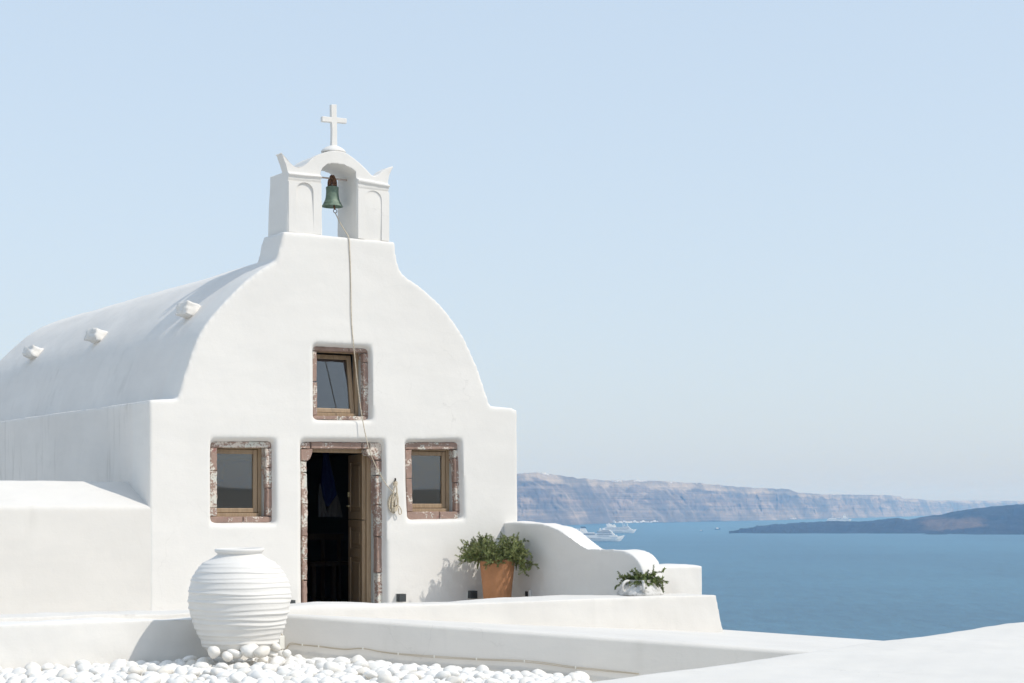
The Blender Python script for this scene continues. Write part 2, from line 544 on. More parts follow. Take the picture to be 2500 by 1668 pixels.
lay = ramp(t, zz, [(.04, (.17, .15, .125)), (.20, (.25, .21, .17)), (.36, (.085, .075, .07)), (.48, (.20, .155, .13)),
                   (.58, (.09, .08, .075)), (.70, (.17, .14, .12)), (.80, (.10, .09, .085)), (.87, (.44, .385, .30)), (.96, (.36, .32, .25))])
str_ = tnoise(t, coords(t, (1/600., 1/600., 1/9.)), 1.0, 3)
lay = mix(t, .38, lay, ramp(t, str_, [(.38, (.07, .06, .055)), (.62, (.36, .30, .24))]))
gul = tnoise(t, coords(t, (1/60., 1/60., 1/110.), rot=(0, .5, 0)), 1.0, 6, .65)
lay = mix(t, math_n(t, 'MULTIPLY', ramp(t, gul, [(.50, 0.0), (.66, 1.0)]), .5), lay, (.44, .38, .31))
shd = tnoise(t, coords(t, (1/340., 1/340., 1/500.)), 1.0, 3)
lay = mix(t, math_n(t, 'MULTIPLY', ramp(t, shd, [(.46, 0.0), (.58, 1.0)]), .55), lay, (.055, .05, .05))
t.links.new(lay, b.inputs['Base Color'])
bump(t, b, tnoise(t, coords(t, (1/30., 1/30., 1/60.)), 1.0, 6), .7, 16.0)
o = mesh('caldera_cliff', cv, cf, m, smooth=True, origin=(2000, 9000, SEA))
atr = o.data.attributes.new('rise', 'FLOAT', 'POINT'); atr.data.foreach_set('value', cq)
tag(o, 'long layered caldera cliff across the bay', kind='structure')

# dark lava islands
def island(name, sil, y_shore, Yr, x0, x1, mat, rough=1.0, seed=0., shore=None):
    v, f = [], []
    Yn = 90*FPX/(y_shore-HY)
    xs = np.arange(x0, x1, 2.2); rr = 34
    for x in xs:
        Ysh = 90*FPX/((interp(shore, x) if shore else y_shore)-HY)
        yt = interp(sil, x)
        taper = min(1., (x-x0)/70.)
        Yridge = Ysh + (Yr-Yn)*max(.08, taper)
        Zt = (HY-yt)/FPX*Yridge
        for k in range(rr):
            q = k/(rr-1)
            if q < .62:
                h = (q/.62); hh = h**.75; Y = Ysh + (Yridge-Ysh)*h
            else:
                h = (q-.62)/.38; hh = 1 - h**1.6; Y = Yridge + (Yridge-Ysh)*1.1*h + 40*h
            X = (x-CX)/FPX*Y
            e = hh*(1-hh)*4*.7 + .35*(hh if q < .62 else hh)
            z = SEA - 1.5 + (Zt-SEA)*hh
            z += rough*e*(13*mnoise.fractal((X/120., Y/120., seed), 1.0, 2.0, 3) + 6*mnoise.fractal((X/26., Y/26., seed+5), .9, 2.0, 4))
            if k in (0, rr-1): z = SEA-4
            yy = Y + 12*mnoise.noise((X/60., seed, k*.05))
            v.append((X, yy, max(z, SEA-4)))
    for i in range(len(xs)-1):
        for k in range(rr-1):
            f.append((i*rr+k, (i+1)*rr+k, (i+1)*rr+k+1, i*rr+k+1))
    return mesh(name, v, f, mat, smooth=True)
SIL1 = [(1784,1302.5),(1808,1294),(1846,1286),(1937,1278),(2033,1273.5),(2098,1273),(2151,1267.5),(2185,1264.5),(2216,1268.5),(2240,1263),(2302,1255),
        (2342,1246),(2381,1239.5),(2421,1236),(2474,1232.5),(2500,1230),(2600,1222),(2750,1219),(2900,1230),(3050,1262),(3150,1302)]
SIL2 = [(2255,1304),(2300,1293),(2345,1284),(2421,1268),(2500,1262),(2650,1258),(2850,1270),(3050,1304)]
m, t, b = nmat('lava_rock', rough=1.0)
v = coords(t, (1/60., 1/60., 1/60.))
lava = ramp(t, tnoise(t, v, 1.0, 6, .65), [(.3, (.008, .009, .009)), (.7, (.026, .025, .023))])
t.links.new(lava, b.inputs['Base Color'])
bump(t, b, tnoise(t, coords(t, (1/14., 1/14., 1/14.)), 1.0, 6), .8, 6.0)
M['lava'] = m
m2 = m.copy(); m2.name = 'lava_rock_with_ochre_slope'; t = m2.node_tree; b = t.nodes['Principled BSDF']
src = b.inputs['Base Color'].links[0].from_socket
geo = N(t, 'ShaderNodeNewGeometry'); sep = N(t, 'ShaderNodeSeparateXYZ'); t.links.new(geo.outputs['Position'], sep.inputs[0])
# an ochre ash slope between the two lava fields, fixed to the ground
ex = math_n(t, 'POWER', math_n(t, 'DIVIDE', math_n(t, 'SUBTRACT', sep.outputs['X'], 1480.), 190.), 2.0)
ez = math_n(t, 'POWER', math_n(t, 'DIVIDE', math_n(t, 'SUBTRACT', sep.outputs['Z'], math_n(t, 'ADD', -62., math_n(t, 'MULTIPLY', math_n(t, 'SUBTRACT', sep.outputs['X'], 1480.), .12))), 26.), 2.0)
en = math_n(t, 'MULTIPLY', tnoise(t, coords(t, (1/90., 1/90., 1/30.)), 1.0, 5), .9)
msk = ramp(t, math_n(t, 'ADD', math_n(t, 'ADD', ex, ez), en), [(.55, 1.0), (1.0, 0.0)])
och = ramp(t, tnoise(t, coords(t, (1/22., 1/22., 1/22.)), 1.0, 5), [(.35, (.075, .052, .035)), (.65, (.14, .095, .062))])
t.links.new(mix(t, msk, src, och), b.inputs['Base Color'])
o = island('lava_island', SIL1, 1303.0, 6350., 1780, 3150, m2, 1.0, 1.3)
tag(o, 'low dark volcanic island with an ochre slope', kind='structure')
o = island('lava_field', SIL2, 1305.5, 6000., 2254, 3050, M['lava'], .8, 6.7)
tag(o, 'dark lava tongue in front of the volcanic island', kind='structure')

# hillside the village stands on; rises behind the viewer
hv, hf = [], []
gx = np.linspace(-260, 260, 66); gy = np.linspace(-320, 130, 76)
for yv in gy:
    for xv in gx:
        z = -2.6
        if yv > 24: z -= (yv-24)*.62
        if xv > 7 and yv > 0: z -= (xv-7)*.5*min(1, yv/10.)
        if yv < -12:
            z += min(1., (-12-yv)/60.)*(4.2 + 2.2*mnoise.noise((xv/38., yv/38., 2))) + 1.2*mnoise.fractal((xv/9., yv/9., 5), 1, 2, 4)*min(1, (-12-yv)/30.)
        hv.append((xv, yv, z))
nx = len(gx)
for j in range(len(gy)-1):
    for i in range(nx-1):
        hf.append((j*nx+i, j*nx+i+1, (j+1)*nx+i+1, (j+1)*nx+i))
m, t, b = nmat('dry_hillside', rough=1.0)
t.links.new(ramp(t, tnoise(t, coords(t, (.08, .08, .08)), 1.0, 7, .65), [(.3, (.14, .13, .11)), (.7, (.26, .24, .21))]), b.inputs['Base Color'])
o = mesh('hillside', hv, hf, m, smooth=True)
tag(o, 'dry hillside the village stands on', kind='structure')
o.cycles.use_adaptive_subdivision = False if hasattr(o, 'cycles') and hasattr(o.cycles, 'use_adaptive_subdivision') else False

# ------------------------------------------------------------------ chapel
FLOOR = -1.30
ULc, URc = px_w(364, 1100, 0)[0], px_w(1263, 1100, 0)[0]
SHL = px_w(435, 975, 0); SHR = px_w(1197, 993, 0)
archL_px = [(435,974),(445,934),(457,897),(481,830),(511,780),(553,732),(596,690),(638,658),(672,638)]
archR_px = [(979,662),(995,679),(1021,695),(1064,731),(1096,767),(1128,814),(1149,857),(1170,907),(1184,952),(1197,991)]
archL = [Vector((*px_w(x, y, 0), 0)) for x, y in archL_px]
archR = [Vector((*px_w(x, y, 0), 0)) for x, y in archR_px]
crown = [Vector((-.45, 2.885, 0)), Vector((0, 2.945, 0)), Vector((.45, 2.885, 0))]
arch = [Vector((p.x, p.y)) for p in spline(archL + crown + archR, 3)]

chapel = empty('chapel', F(0, -1.5, -4.5), 'small whitewashed chapel with barrel vault, bell gable and brown stone openings', 'chapel')

WT = .53
out = [(ULc, -1.7), (ULc, px_w(364, 977, 0)[1])] + [(p.x, p.y) for p in spline(archL, 3)]
out += [px_w(x, y, 0) for x, y in ((677,628),(683,604),(692,566),(966,590),(968,622),(972,645))]
out += [(p.x, p.y) for p in spline(archR, 3)]
out += [px_w(1253, 997, 0), (URc, px_w(1262, 1003, 0)[1]), (URc+.03, -1.7)]
out = out[::-1]

def zz_(sc, ox, oy):
    return lambda x, y: (ox + x/sc, oy + y/sc)
Z_D, Z_L, Z_R, Z_U = zz_(3.646, 720, 1060), zz_(6.815, 490, 1060), zz_(6.817, 970, 1060), zz_(7.467, 740, 830)
WS = -.085      # front of the stone surrounds
def on(zf, pts, w): return [px_w(*zf(x, y), w) for x, y in pts]
rec = {}
rec['door'] = on(Z_D, [(48, 37), (805, 42), (832, 1500)], 0); rec['door'] = [rec['door'][0], rec['door'][1], (rec['door'][2][0], FLOOR-.1), (rec['door'][0][0], FLOOR-.1)]
rec['left'] = on(Z_L, [(150, 66), (1248, 68), (1272, 1508), (150, 1525)], 0)
rec['right'] = on(Z_R, [(122, 90), (1082, 80), (1130, 1425), (148, 1470)], 0)
rec['upper'] = on(Z_U, [(162, 48), (1245, 100), (1285, 1482), (180, 1480)], 0)
hol = {}
hol['door'] = on(Z_D, [(62, 80), (768, 82), (775, 1500)], WS); hol['door'] = [hol['door'][0], hol['door'][1], (hol['door'][1][0], FLOOR-.1), (hol['door'][0][0], FLOOR-.1)]
hol['left'] = on(Z_L, [(175, 135), (1165, 140), (1180, 1465), (175, 1470)], WS)
hol['right'] = on(Z_R, [(150, 155), (990, 150), (1035, 1405), (180, 1425)], WS)
hol['upper'] = on(Z_U, [(180, 120), (1175, 180), (1180, 1455), (200, 1445)], WS)

def wall_with_holes(outer, holes_a, holes_b, w0, wm, w1):
    """slab between w0 and w1; each hole starts as a, narrows to b at wm and runs straight to w1"""
    v, f = [], []
    def add(pl, w):
        n = len(v); v.extend(F(p[0], p[1], w) for p in pl); return list(range(n, n+len(pl)))
    of, ob = add(outer, w0), add(outer, w1)
    ha = [add(h, w0) for h in holes_a]; hm = [add(h, wm) for h in holes_b]; hb = [add(h, w1) for h in holes_b]
    for o_, hs, hi in ((of, holes_a, ha), (ob, holes_b, hb)):
        idx = list(o_) + [i for h in hi for i in h]
        for tr in tessellate_polygon([[Vector((*p, 0)) for p in outer]] + [[Vector((*p, 0)) for p in h] for h in hs]):
            f.append(tuple(idx[i] for i in tr))
    def side(a, b):
        for i in range(len(a)):
            j = (i+1) % len(a); f.append((a[i], a[j], b[j], b[i]))
    side(of, ob)
    for a, mid, bk in zip(ha, hm, hb): side(a, mid); side(mid, bk)
    return v, f
ks = ['door', 'left', 'right', 'upper']
pieces = [wall_with_holes(out, [rec[k] for k in ks], [hol[k] for k in ks], 0, -.11, -WT)]
# barrel vault as a shell, rounded end, side and back walls
VL = 8.3
inner = [Vector((p.x*.87, 0.95 + (p.y-0.95)*.86)) for p in arch]
cprof = [(p.x, p.y) for p in arch] + [(arch[-1].x, .7), (inner[-1].x, .7)] + [(p.x, p.y) for p in reversed(inner)] + [(inner[0].x, .7), (arch[0].x, .7)]
pieces.append(prism([F(u, v, -.2) for u, v in cprof], [F(u, v, -VL) for u, v in cprof]))
sol = [(p.x, p.y) for p in arch] + [(arch[-1].x, .4), (arch[0].x, .4)]
rings = []
for k in range(13):
    a = R(90)*k/12.6
    s = math.cos(a)
    rings.append([F(u*s, .4 + (v-.4)*s, -VL+.3 - 1.9*math.sin(a)) for u, v in sol])
pieces.append(loft(rings))
vsl, vsr = px_w(364, 977, 0)[1], px_w(1253, 998, 0)[1]
pieces.append(fbox(ULc, ULc+.42, -1.7, vsl, -VL-2.5, -.1))
pieces.append(fbox(URc-.42, URc, -1.7, vsr, -VL-2.5, -.1))
pieces.append(fbox(ULc+.05, URc-.05, -1.7, .9, -VL-.4, -VL))
# front wall of the openings: keep the shell union fine enough for soft reveals
shell = plaster_mesh(pieces, voxel=.025, smooth=4, und=.28)

def split_mesh(me, classify, names, mats, parent):
    n = len(me.vertices); npoly = len(me.polygons)
    co = np.empty(n*3); me.vertices.foreach_get('co', co); co = co.reshape(-1, 3)
    nr = np.empty(n*3); me.vertex_normals.foreach_get('vector', nr); nr = nr.reshape(-1, 3)
    tot = np.empty(npoly, dtype=np.int64); me.polygons.foreach_get('loop_total', tot)
    lv = np.empty(len(me.loops), dtype=np.int64); me.loops.foreach_get('vertex_index', lv)
    st = np.empty(npoly, dtype=np.int64); me.polygons.foreach_get('loop_start', st)
    cen = np.add.reduceat(co[lv], st, axis=0)/tot[:, None]
    lab = classify(cen)
    res = {}
    base = np.array(world_loc(parent))
    for k, nm in enumerate(names):
        sel = np.where(lab == k)[0]
        quads = [lv[st[i]:st[i]+tot[i]] for i in sel]
        flat = np.concatenate(quads)
        used, inv = np.unique(flat, return_inverse=True)
        me2 = bpy.data.meshes.new(nm)
        faces, p = [], 0
        for q in quads: faces.append(inv[p:p+len(q)].tolist()); p += len(q)
        me2.from_pydata((co[used]-base).tolist(), [], faces); me2.update()
        o = link_mesh(nm, me2, mats[k], parent, smooth=True, moved=True)
        me2.normals_split_custom_set_from_vertices(nr[used].tolist())
        res[nm] = o
    return res

def cls(c):
    dx, dy = c[:,0]-P0X, c[:,1]-P0Y
    w = dx*NX + dy*NY; u = dx*DX + dy*DY; v = c[:,2]
    lab = np.full(len(c), 2)
    lab[(v > 1.16) | ((np.abs(u) < 1.93) & (w < -VL))] = 1
    lab[w > -WT+.03] = 0
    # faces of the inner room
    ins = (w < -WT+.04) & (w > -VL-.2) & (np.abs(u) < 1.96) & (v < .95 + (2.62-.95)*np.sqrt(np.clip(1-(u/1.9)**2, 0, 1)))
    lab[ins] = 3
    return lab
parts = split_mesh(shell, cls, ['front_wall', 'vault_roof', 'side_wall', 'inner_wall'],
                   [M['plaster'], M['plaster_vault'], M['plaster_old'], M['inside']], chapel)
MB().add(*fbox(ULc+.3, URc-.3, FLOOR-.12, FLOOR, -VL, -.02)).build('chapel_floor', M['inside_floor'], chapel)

# --- bell gable
def pg(x, y): return (600 + x/3.483, 230 + y/3.483)
WG, GD = -.045, .50
def gp(pts, w=WG): return [px_w(*pg(x, y), w) for x, y in pts]
def ext(pl, w0, w1): return prism([F(u, v, w0) for u, v in pl], [F(u, v, w1) for u, v in pl])
gp_ = []
base_l = gp([(357, 1185), (357, 668)]); 
arch_out = gp([(430,612),(470,612),(520,582),(560,542),(640,497),(740,477),(830,487),(900,522),(970,582),(1020,632),(1070,687),(1090,695)])
ao = [(p.x, p.y) for p in spline([Vector((*q, 0)) for q in arch_out], 3)]
sp_in = gp([(645,1215),(645,720),(648,655),(668,622),(700,598),(745,588),(800,592),(850,605),(905,634),(945,670),(947,790),(949,1240)])
si = [sp_in[0], sp_in[1]] + [(p.x, p.y) for p in spline([Vector((*q, 0)) for q in sp_in[2:10]], 3)] + sp_in[10:]
outline = gp([(357,1215),(355,640)]) + ao + gp([(1215,735),(1222,1265)])
body = outline + list(reversed(si))
gp_.append(ext(body, WG, WG-GD))
hl = gp([(355,690),(354,660),(335,592),(310,530),(296,484),(318,496),(350,528),(385,572),(415,602),(440,615),(470,640),(470,690)])
gp_.append(ext(hl, WG, WG-.17))
hr = gp([(1215,780),(1216,740),(1226,690),(1243,645),(1262,611),(1230,617),(1195,630),(1160,652),(1130,682),(1105,694),(1070,720),(1070,780)])
gp_.append(ext(hr, WG, WG-.17))
# cornice mouldings of both pillars
for q in ([(352,662),(648,694),(648,718),(352,690)], [(946,722),(1220,772),(1220,796),(946,748)]):
    gp_.append(ext(gp(q), WG+.035, WG-.1))
for q in ([(354,692),(645,722),(645,745),(354,722)], [(948,752),(1218,798),(1218,822),(948,788)]):
    gp_.append(ext(gp(q), WG+.012, WG-.1))
mc = px_w(*pg(752, 470), -.27)
cc = F(mc[0], mc[1]-.04, -.29)
gp_.append(lathe([(.155, 0), (.14, .03), (.10, .06), (.06, .078), (.02, .09)], cc, 24))
gable = link_mesh('bell_gable', plaster_mesh(gp_, voxel=.009, smooth=6, und=.45), M['plaster'], chapel)
# raised surrounds that leave an arched panel on each pillar
def panel(x0, x1, ax0, ax1, ytop0, ytop1, ybot, ya, parent):
    sl = (ytop1-ytop0)/(x1-x0)
    cxm = (ax0+ax1)/2; r = (ax1-ax0)/2
    pl = [(x0, ybot), (x0, ytop0), (x1, ytop1), (x1, ybot + (x1-x0)*.09), (ax1, ybot+(ax1-x0)*.09)]
    for k in range(11):
        a = math.pi*k/10
        pl.append((cxm + r*math.cos(a), ya + r + (cxm-x0)*.09*0 - r*math.sin(a) + (r*math.cos(a))*.09))
    pl.append((ax0, ybot + (ax0-x0)*.09))
    q = gp(pl)
    v, f = ext(q, WG+.014, WG-.03)
    mesh('panel_surround', v, f, M['plaster'], parent)
panel(362, 640, 425, 572, 738, 762, 1170, 752, gable)
panel(952, 1216, 1010, 1152, 802, 838, 1228, 822, gable)
# cross
mbx = MB()
def cr(pts): return ext([px_w(*pg(x, y), -.27) for x, y in pts], -.26, -.31)
mbx.add(*cr([(728,470),(732,300),(727,240),(648,234),(648,188),(726,196),(724,88),(772,89),(772,198),(857,208),(857,250),(774,242),(775,300),(776,470)]))
crs = mbx.build('cross', M['plaster'], gable)
bv = crs.modifiers.new('bevel', 'BEVEL'); bv.width = .006; bv.segments = 2

# --- roof stones
def hit_vault(x, y):
    best = None
    for a, b_ in zip(arch[:-1], arch[1:]):
        # plane through a,b along n : normal in (u,v)
        du, dv = b_.x-a.x, b_.y-a.y
        ax, cz = (x-CX)/FPX, (HY-y)/FPX
        # ray (ax,1,cz)*t ; u = (X-P0X)*DX+(Y-P0Y)*DY
        ku = ax*DX + DY; k0 = -P0X*DX - P0Y*DY
        den = ku*dv - cz*du
        if abs(den) < 1e-9: continue
        tt = ((a.x-k0)*dv - (a.y)*du)/den
        uu = ku*tt+k0; vv = cz*tt
        s = ((uu-a.x)*du + (vv-a.y)*dv)/(du*du+dv*dv)
        if -.001 <= s <= 1.001 and tt > 0:
            if best is None or tt < best[0]:
                ww = (ax*tt-P0X)*NX + (tt-P0Y)*NY
                best = (tt, uu, vv, ww, Vector((-dv, du)).normalized())
    return best
def rock(c, ex, ey, ez, seed, name, mat, parent):
    bm = bmesh.new(); bmesh.ops.create_cube(bm, size=2)
    bmesh.ops.subdivide_edges(bm, edges=bm.edges, cuts=7, use_grid_fill=True)
    for v in bm.verts:
        p = v.co.copy()
        n_ = p.normalized()
        p = p*.86 + n_*.16
        p += n_*.19*mnoise.fractal(p*1.4+Vector((seed, 0, 0)), .8, 2, 5) + n_*.09*mnoise.noise(p*5+Vector((seed, 3, 0)))
        v.co = c + ex*p.x + ey*p.y + ez*p.z
    me = bpy.data.meshes.new(name); bm.to_mesh(me); bm.free()
    return link_mesh(name, me, mat, parent)
for i, (x, y) in enumerate(((470, 764), (246, 826), (90, 866))):
    h = hit_vault(x, y)
    tt, uu, vv, ww, nn = h
    if nn.y < 0: nn = -nn
    if nn.x > 0 and uu < 0: nn = Vector((-abs(nn.x), nn.y))
    c = F(uu+nn.x*.02, vv+nn.y*.02, ww)
    out_ = F(nn.x, nn.y, 0)-F(0, 0, 0); al = F(0, 0, 1)-F(0, 0, 0); tg = F(-nn.y, nn.x, 0)-F(0, 0, 0)
    horiz = (F(-1, .22, .35)-F(0, 0, 0)).normalized()
    up = (Vector((0, 0, 1)) - horiz*horiz.z).normalized(); sd = horiz.cross(up)
    rock(c, horiz*.15, sd*(.095 + .010*i), up*(.078), 3.7*i+1, 'roof_stone', M['plaster'], chapel)

# --- stone surrounds
def stone_piece(poly, parent, mat, w0=WS, depth=.13, seed=None, name='surround_stone'):
    seed = random.random()*100 if seed is None else seed
    dense = []
    n = len(poly)
    for i in range(n):
        a, b_ = Vector(poly[i]), Vector(poly[(i+1) % n])
        k = max(1, int((b_-a).length/.022))
        for j in range(k): dense.append(a + (b_-a)*(j/k))
    area = sum(dense[i].x*dense[(i+1) % len(dense)].y - dense[(i+1) % len(dense)].x*dense[i].y for i in range(len(dense)))
    if area < 0: dense.reverse()
    m_ = len(dense); nor = []
    for i in range(m_):
        t_ = (dense[(i+1) % m_]-dense[i-1])
        nor.append(Vector((t_.y, -t_.x)).normalized() if t_.length > 0 else Vector((0, 0)))
    def ring(off, w, amp):
        r_ = []
        for p, q in zip(dense, nor):
            e = mnoise.fractal(Vector((p.x*16+seed, p.y*16, w*20)), 1, 2, 3)*amp
            z_ = mnoise.noise(Vector((p.x*9, p.y*9, seed)))*amp*.6
            pp = p + q*(off+e)
            r_.append(F(pp.x, pp.y, w+z_))
        return r_
    v, f = loft([ring(-.002, w0-depth, .003), ring(-.001, w0-.010, .007), ring(-.009, w0, .006)])
    return mesh(name, v, f, mat, parent)

def stones(zf, polys, parent, fix_bottom=None):
    for pl, mt in polys:
        q = [px_w(*zf(x, y), WS) for x, y in pl]
        if fix_bottom is not None:
            q = [(a, b_ if b_ > fix_bottom+.16 else fix_bottom) for a, b_ in q]
        stone_piece(q, parent, M[mt])

def rect(x0, x1, y0, y1, sl=0, x0b=None, x1b=None):
    x0b = x0 if x0b is None else x0b; x1b = x1 if x1b is None else x1b
    return [(x0, y0), (x1, y0+sl), (x1b, y1+sl), (x0b, y1)]

def timber_window(part, ul, ur, vb, vt, w, tilt=0.0):
    """outer frame fixed in the wall and a sash with one pane; the sash may tilt inwards at its top"""
    fr = .042
    mb = MB()
    for (a, b_, c, d) in ((ul, ul+fr, vb, vt), (ur-fr, ur, vb, vt)):
        mb.add(*fbox(a, b_, c, d, w-.06, w))
    mb.add(*fbox(ul+fr, ur-fr, vt-fr, vt, w-.06, w-.001)); mb.add(*fbox(ul+fr, ur-fr, vb, vb+fr, w-.06, w+.022))
    o1 = mb.build('window_frame', M['wood'], part); bv = o1.modifiers.new('bevel', 'BEVEL'); bv.width = .006; bv.segments = 3
    a, b_, c, d = ul+fr+.004, ur-fr-.004, vb+fr+.004, vt-fr-.004
    sr = .052
    def T(u, v, ww):
        dv, dw = v-c, ww-(w-.03)
        return F(u, c + dv*math.cos(tilt) + dw*math.sin(tilt)*0 , w-.03 + dw - dv*math.sin(tilt))
    def tb(u0, u1, v0, v1, w0, w1):
        return hexa([T(u0,v0,w0),T(u1,v0,w0),T(u1,v0,w1),T(u0,v0,w1),T(u0,v1,w0),T(u1,v1,w0),T(u1,v1,w1),T(u0,v1,w1)])
    mb = MB()
    mb.add(*tb(a, a+sr, c, d, w-.055, w-.008)); mb.add(*tb(b_-sr, b_, c, d, w-.055, w-.008))
    mb.add(*tb(a+sr, b_-sr, d-sr, d, w-.055, w-.009)); mb.add(*tb(a+sr, b_-sr, c, c+sr, w-.055, w-.009))
    o2 = mb.build('window_sash', M['wood'], part); bv = o2.modifiers.new('bevel', 'BEVEL'); bv.width = .007; bv.segments = 3
    MB().add(*tb(a+sr-.006, b_-sr+.006, c+sr-.006, d-sr+.006, w-.036, w-.030)).build('pane', M['glass'], part)

def reveal(part, ul, ur, vb, vt, w0, w1, th=.012):
    MB().add(*fbox(ur-th*.2, ur+.05, vb, vt, w1, w0)).build('mortar_strip', M['reveal'], part)

# left window
wl = empty('window', F(0, 0, 0)); wl.parent = chapel; wl.location = (0, 0, 0)
stones(Z_L, [(rect(158,1176,118,224,6),'stone_painted'), (rect(158,276,228,610),'stone_painted'), (rect(152,278,614,1222,0,150,276),'stone_painted'),
             (rect(150,276,1226,1368),'stone_painted'), (rect(1084,1180,232,560,4,1086,1188),'stone_painted'), (rect(1086,1190,566,896,2,1088,1196),'stone_painted'),
             (rect(1100,1204,902,1362,2,1094,1194),'stone_bare'), (rect(158,700,1373,1482),'stone_bare'), (rect(706,1190,1372,1476),'stone_bare')], wl)
def opening(zf, x0, x1, y0, y1):
    a = px_w(*zf(x0, (y0+y1)/2), WS)[0]; b_ = px_w(*zf(x1, (y0+y1)/2), WS)[0]
    vt = px_w(*zf((x0+x1)/2, y0), WS)[1]; vb = px_w(*zf((x0+x1)/2, y1), WS)[1]
    return a, b_, vb, vt
o4 = opening(Z_L, 272, 1092, 222, 1372); timber_window(wl, o4[0]-.065, o4[1]+.0, o4[2]-.005, o4[3]+.03, -.21); reveal(wl, *o4, -.16, -.24)
# right window
wr = empty('window', F(0, 0, 0)); wr.parent = chapel; wr.location = (0, 0, 0)
stones(Z_R, [(rect(130,1002,138,258,-4),'stone'), (rect(136,244,262,740,0,146,248),'stone'), (rect(148,248,746,1290,0,162,262),'stone_bare'),
             (rect(944,1022,262,400,0,946,1028),'stone_painted'), (rect(946,1030,404,806,0,956,1036),'stone'), (rect(960,1036,811,1286,0,968,1052),'stone'),
             (rect(164,700,1294,1440,-6),'stone_bare'), (rect(707,1056,1290,1416,-3),'stone')], wr)
o4 = opening(Z_R, 242, 954, 258, 1290); timber_window(wr, o4[0]-.065, o4[1]+.0, o4[2]-.005, o4[3]+.03, -.21); reveal(wr, *o4, -.16, -.24)
# upper window
wu = empty('window', F(0, 0, 0)); wu.parent = chapel; wu.location = (0, 0, 0)
stones(Z_U, [([(164,106),(832,142),(832,214),(164,196)],'stone_bare'), ([(838,142),(1186,166),(1186,240),(838,214)],'stone'), (rect(166,252,200,760,0,170,256),'stone'),
             (rect(168,262,766,1372,0,180,264),'stone'), (rect(1098,1190,244,408,0,1100,1192),'stone'), (rect(1102,1194,414,886),'stone'), (rect(1104,1196,892,1386),'stone'),
             (rect(184,652,1380,1452,8),'stone_bare'), (rect(660,1192,1390,1464,4),'stone')], wu)
o4 = opening(Z_U, 250, 1104, 205, 1384); timber_window(wu, o4[0]-.065, o4[1]+.0, o4[2]-.005, o4[3]+.03, -.21, R(9)); reveal(wu, *o4, -.16, -.24)

# doorway
dw = empty('doorway', F(0, 0, 0)); dw.parent = chapel; dw.location = (0, 0, 0)
arcL = [(160, 132)] + [(160 - 55*(1-math.cos(R(a))) - 0, 132 + 108*math.sin(R(a))) for a in (12, 25, 40, 55, 70, 82)] + [(104, 238)]
stones(Z_D, [(rect(52,140,72,130),'stone_painted'), (rect(145,598,70,128,4),'stone_bare'), (rect(603,666,75,131,2),'stone_bare'),
             ([(52,134)]+arcL+[(54,238)],'stone'), (rect(52,106,243,342),'stone_painted'), (rect(52,108,347,622,0,58,116),'stone'),
             (rect(58,116,627,905,0,64,114),'stone'), (rect(62,112,910,1105,0,66,112),'stone_painted'), (rect(66,112,1110,1302,0,68,112),'stone'), (rect(70,112,1307,1560),'stone_bare'),
             ([(671,76),(770,78),(772,232),(718,232),(694,198),(655,192),(636,152),(640,136),(671,134)],'stone_painted'),
             (rect(720,774,237,366),'stone_painted'), (rect(720,774,371,628,0,724,778),'stone'), (rect(724,778,633,912,0,728,782),'stone'),
             (rect(730,784,917,1234),'stone_bare'), (rect(734,782,1239,1560),'stone_painted')], dw, FLOOR-.02)
dl = px_w(*Z_D(112, 800), WS)[0]; dr = px_w(*Z_D(728, 800), WS)[0]; dt = px_w(*Z_D(420, 128), WS)[1]
fw = -.22
mb = MB()
mb.add(*fbox(dl-.03, dl+.02, FLOOR, dt+.03, fw-.08, fw)); mb.add(*fbox(dr-.055, dr, FLOOR, dt+.03, fw-.08, fw))
mb.add(*fbox(dl+.02, dr-.055, dt-.045, dt+.03, fw-.08, fw-.001))
o1 = mb.build('door_frame', M['wood'], dw); bv = o1.modifiers.new('bevel', 'BEVEL'); bv.width = .008; bv.segments = 3
MB().add(*fbox(dr-.002, dr+.05, FLOOR, dt, fw-.03, -.17)).build('mortar_strip', M['reveal'], dw)
# two-part leaf, opened inwards on its right-hand hinges
hx, hw = dr-.06, fw-.06
be = R(15)
ldir = (F(math.sin(be), 0, -math.cos(be))-F(0, 0, 0)); lnor = (F(-math.cos(be), 0, -math.sin(be))-F(0, 0, 0))
LW = .78
def lbox(s0, s1, v0, v1, t0, t1):
    o_ = F(hx, 0, hw)
    def P(s, v, t_): return o_ + ldir*s + lnor*t_ + Vector((0, 0, v))
    return hexa([P(s0,v0,t0),P(s1,v0,t0),P(s1,v0,t1),P(s0,v0,t1),P(s0,v1,t0),P(s1,v1,t0),P(s1,v1,t1),P(s0,v1,t1)])
vsplit = px_w(*Z_D(560, 765), -.4)[1]
vtop = dt-.05
for v0, v1, pans in ((vsplit+.004, vtop, [(.12, .88)]), (FLOOR+.01, vsplit-.004, [(.06, .60), (.70, .92)])):
    mb = MB(); h = v1-v0
    mb.add(*lbox(0, LW, v0, v1, -.02, .012))
    mb.add(*lbox(0, .11, v0, v1, .012, .026)); mb.add(*lbox(LW-.11, LW, v0, v1, .012, .026))
    edges = [0] + [e for p in pans for e in p] + [1]
    for k in range(0, len(edges), 2):
        mb.add(*lbox(.11, LW-.11, v0+h*edges[k], v0+h*edges[k+1], .012, .0255))
    for p in pans:
        mb.add(*lbox(.17, LW-.17, v0+h*p[0]+.05, v0+h*p[1]-.05, .012, .022))
    lo = mb.build('door_leaf', M['wood'], dw); bv = lo.modifiers.new('bevel', 'BEVEL'); bv.width = .005; bv.segments = 2
MB().add(*lbox(LW-.08, LW-.05, -.02, .0, .026, .06)).add(*lbox(LW-.16, LW-.05, -.018, -.002, .05, .062)).build('door_handle', M['brass'], dw)
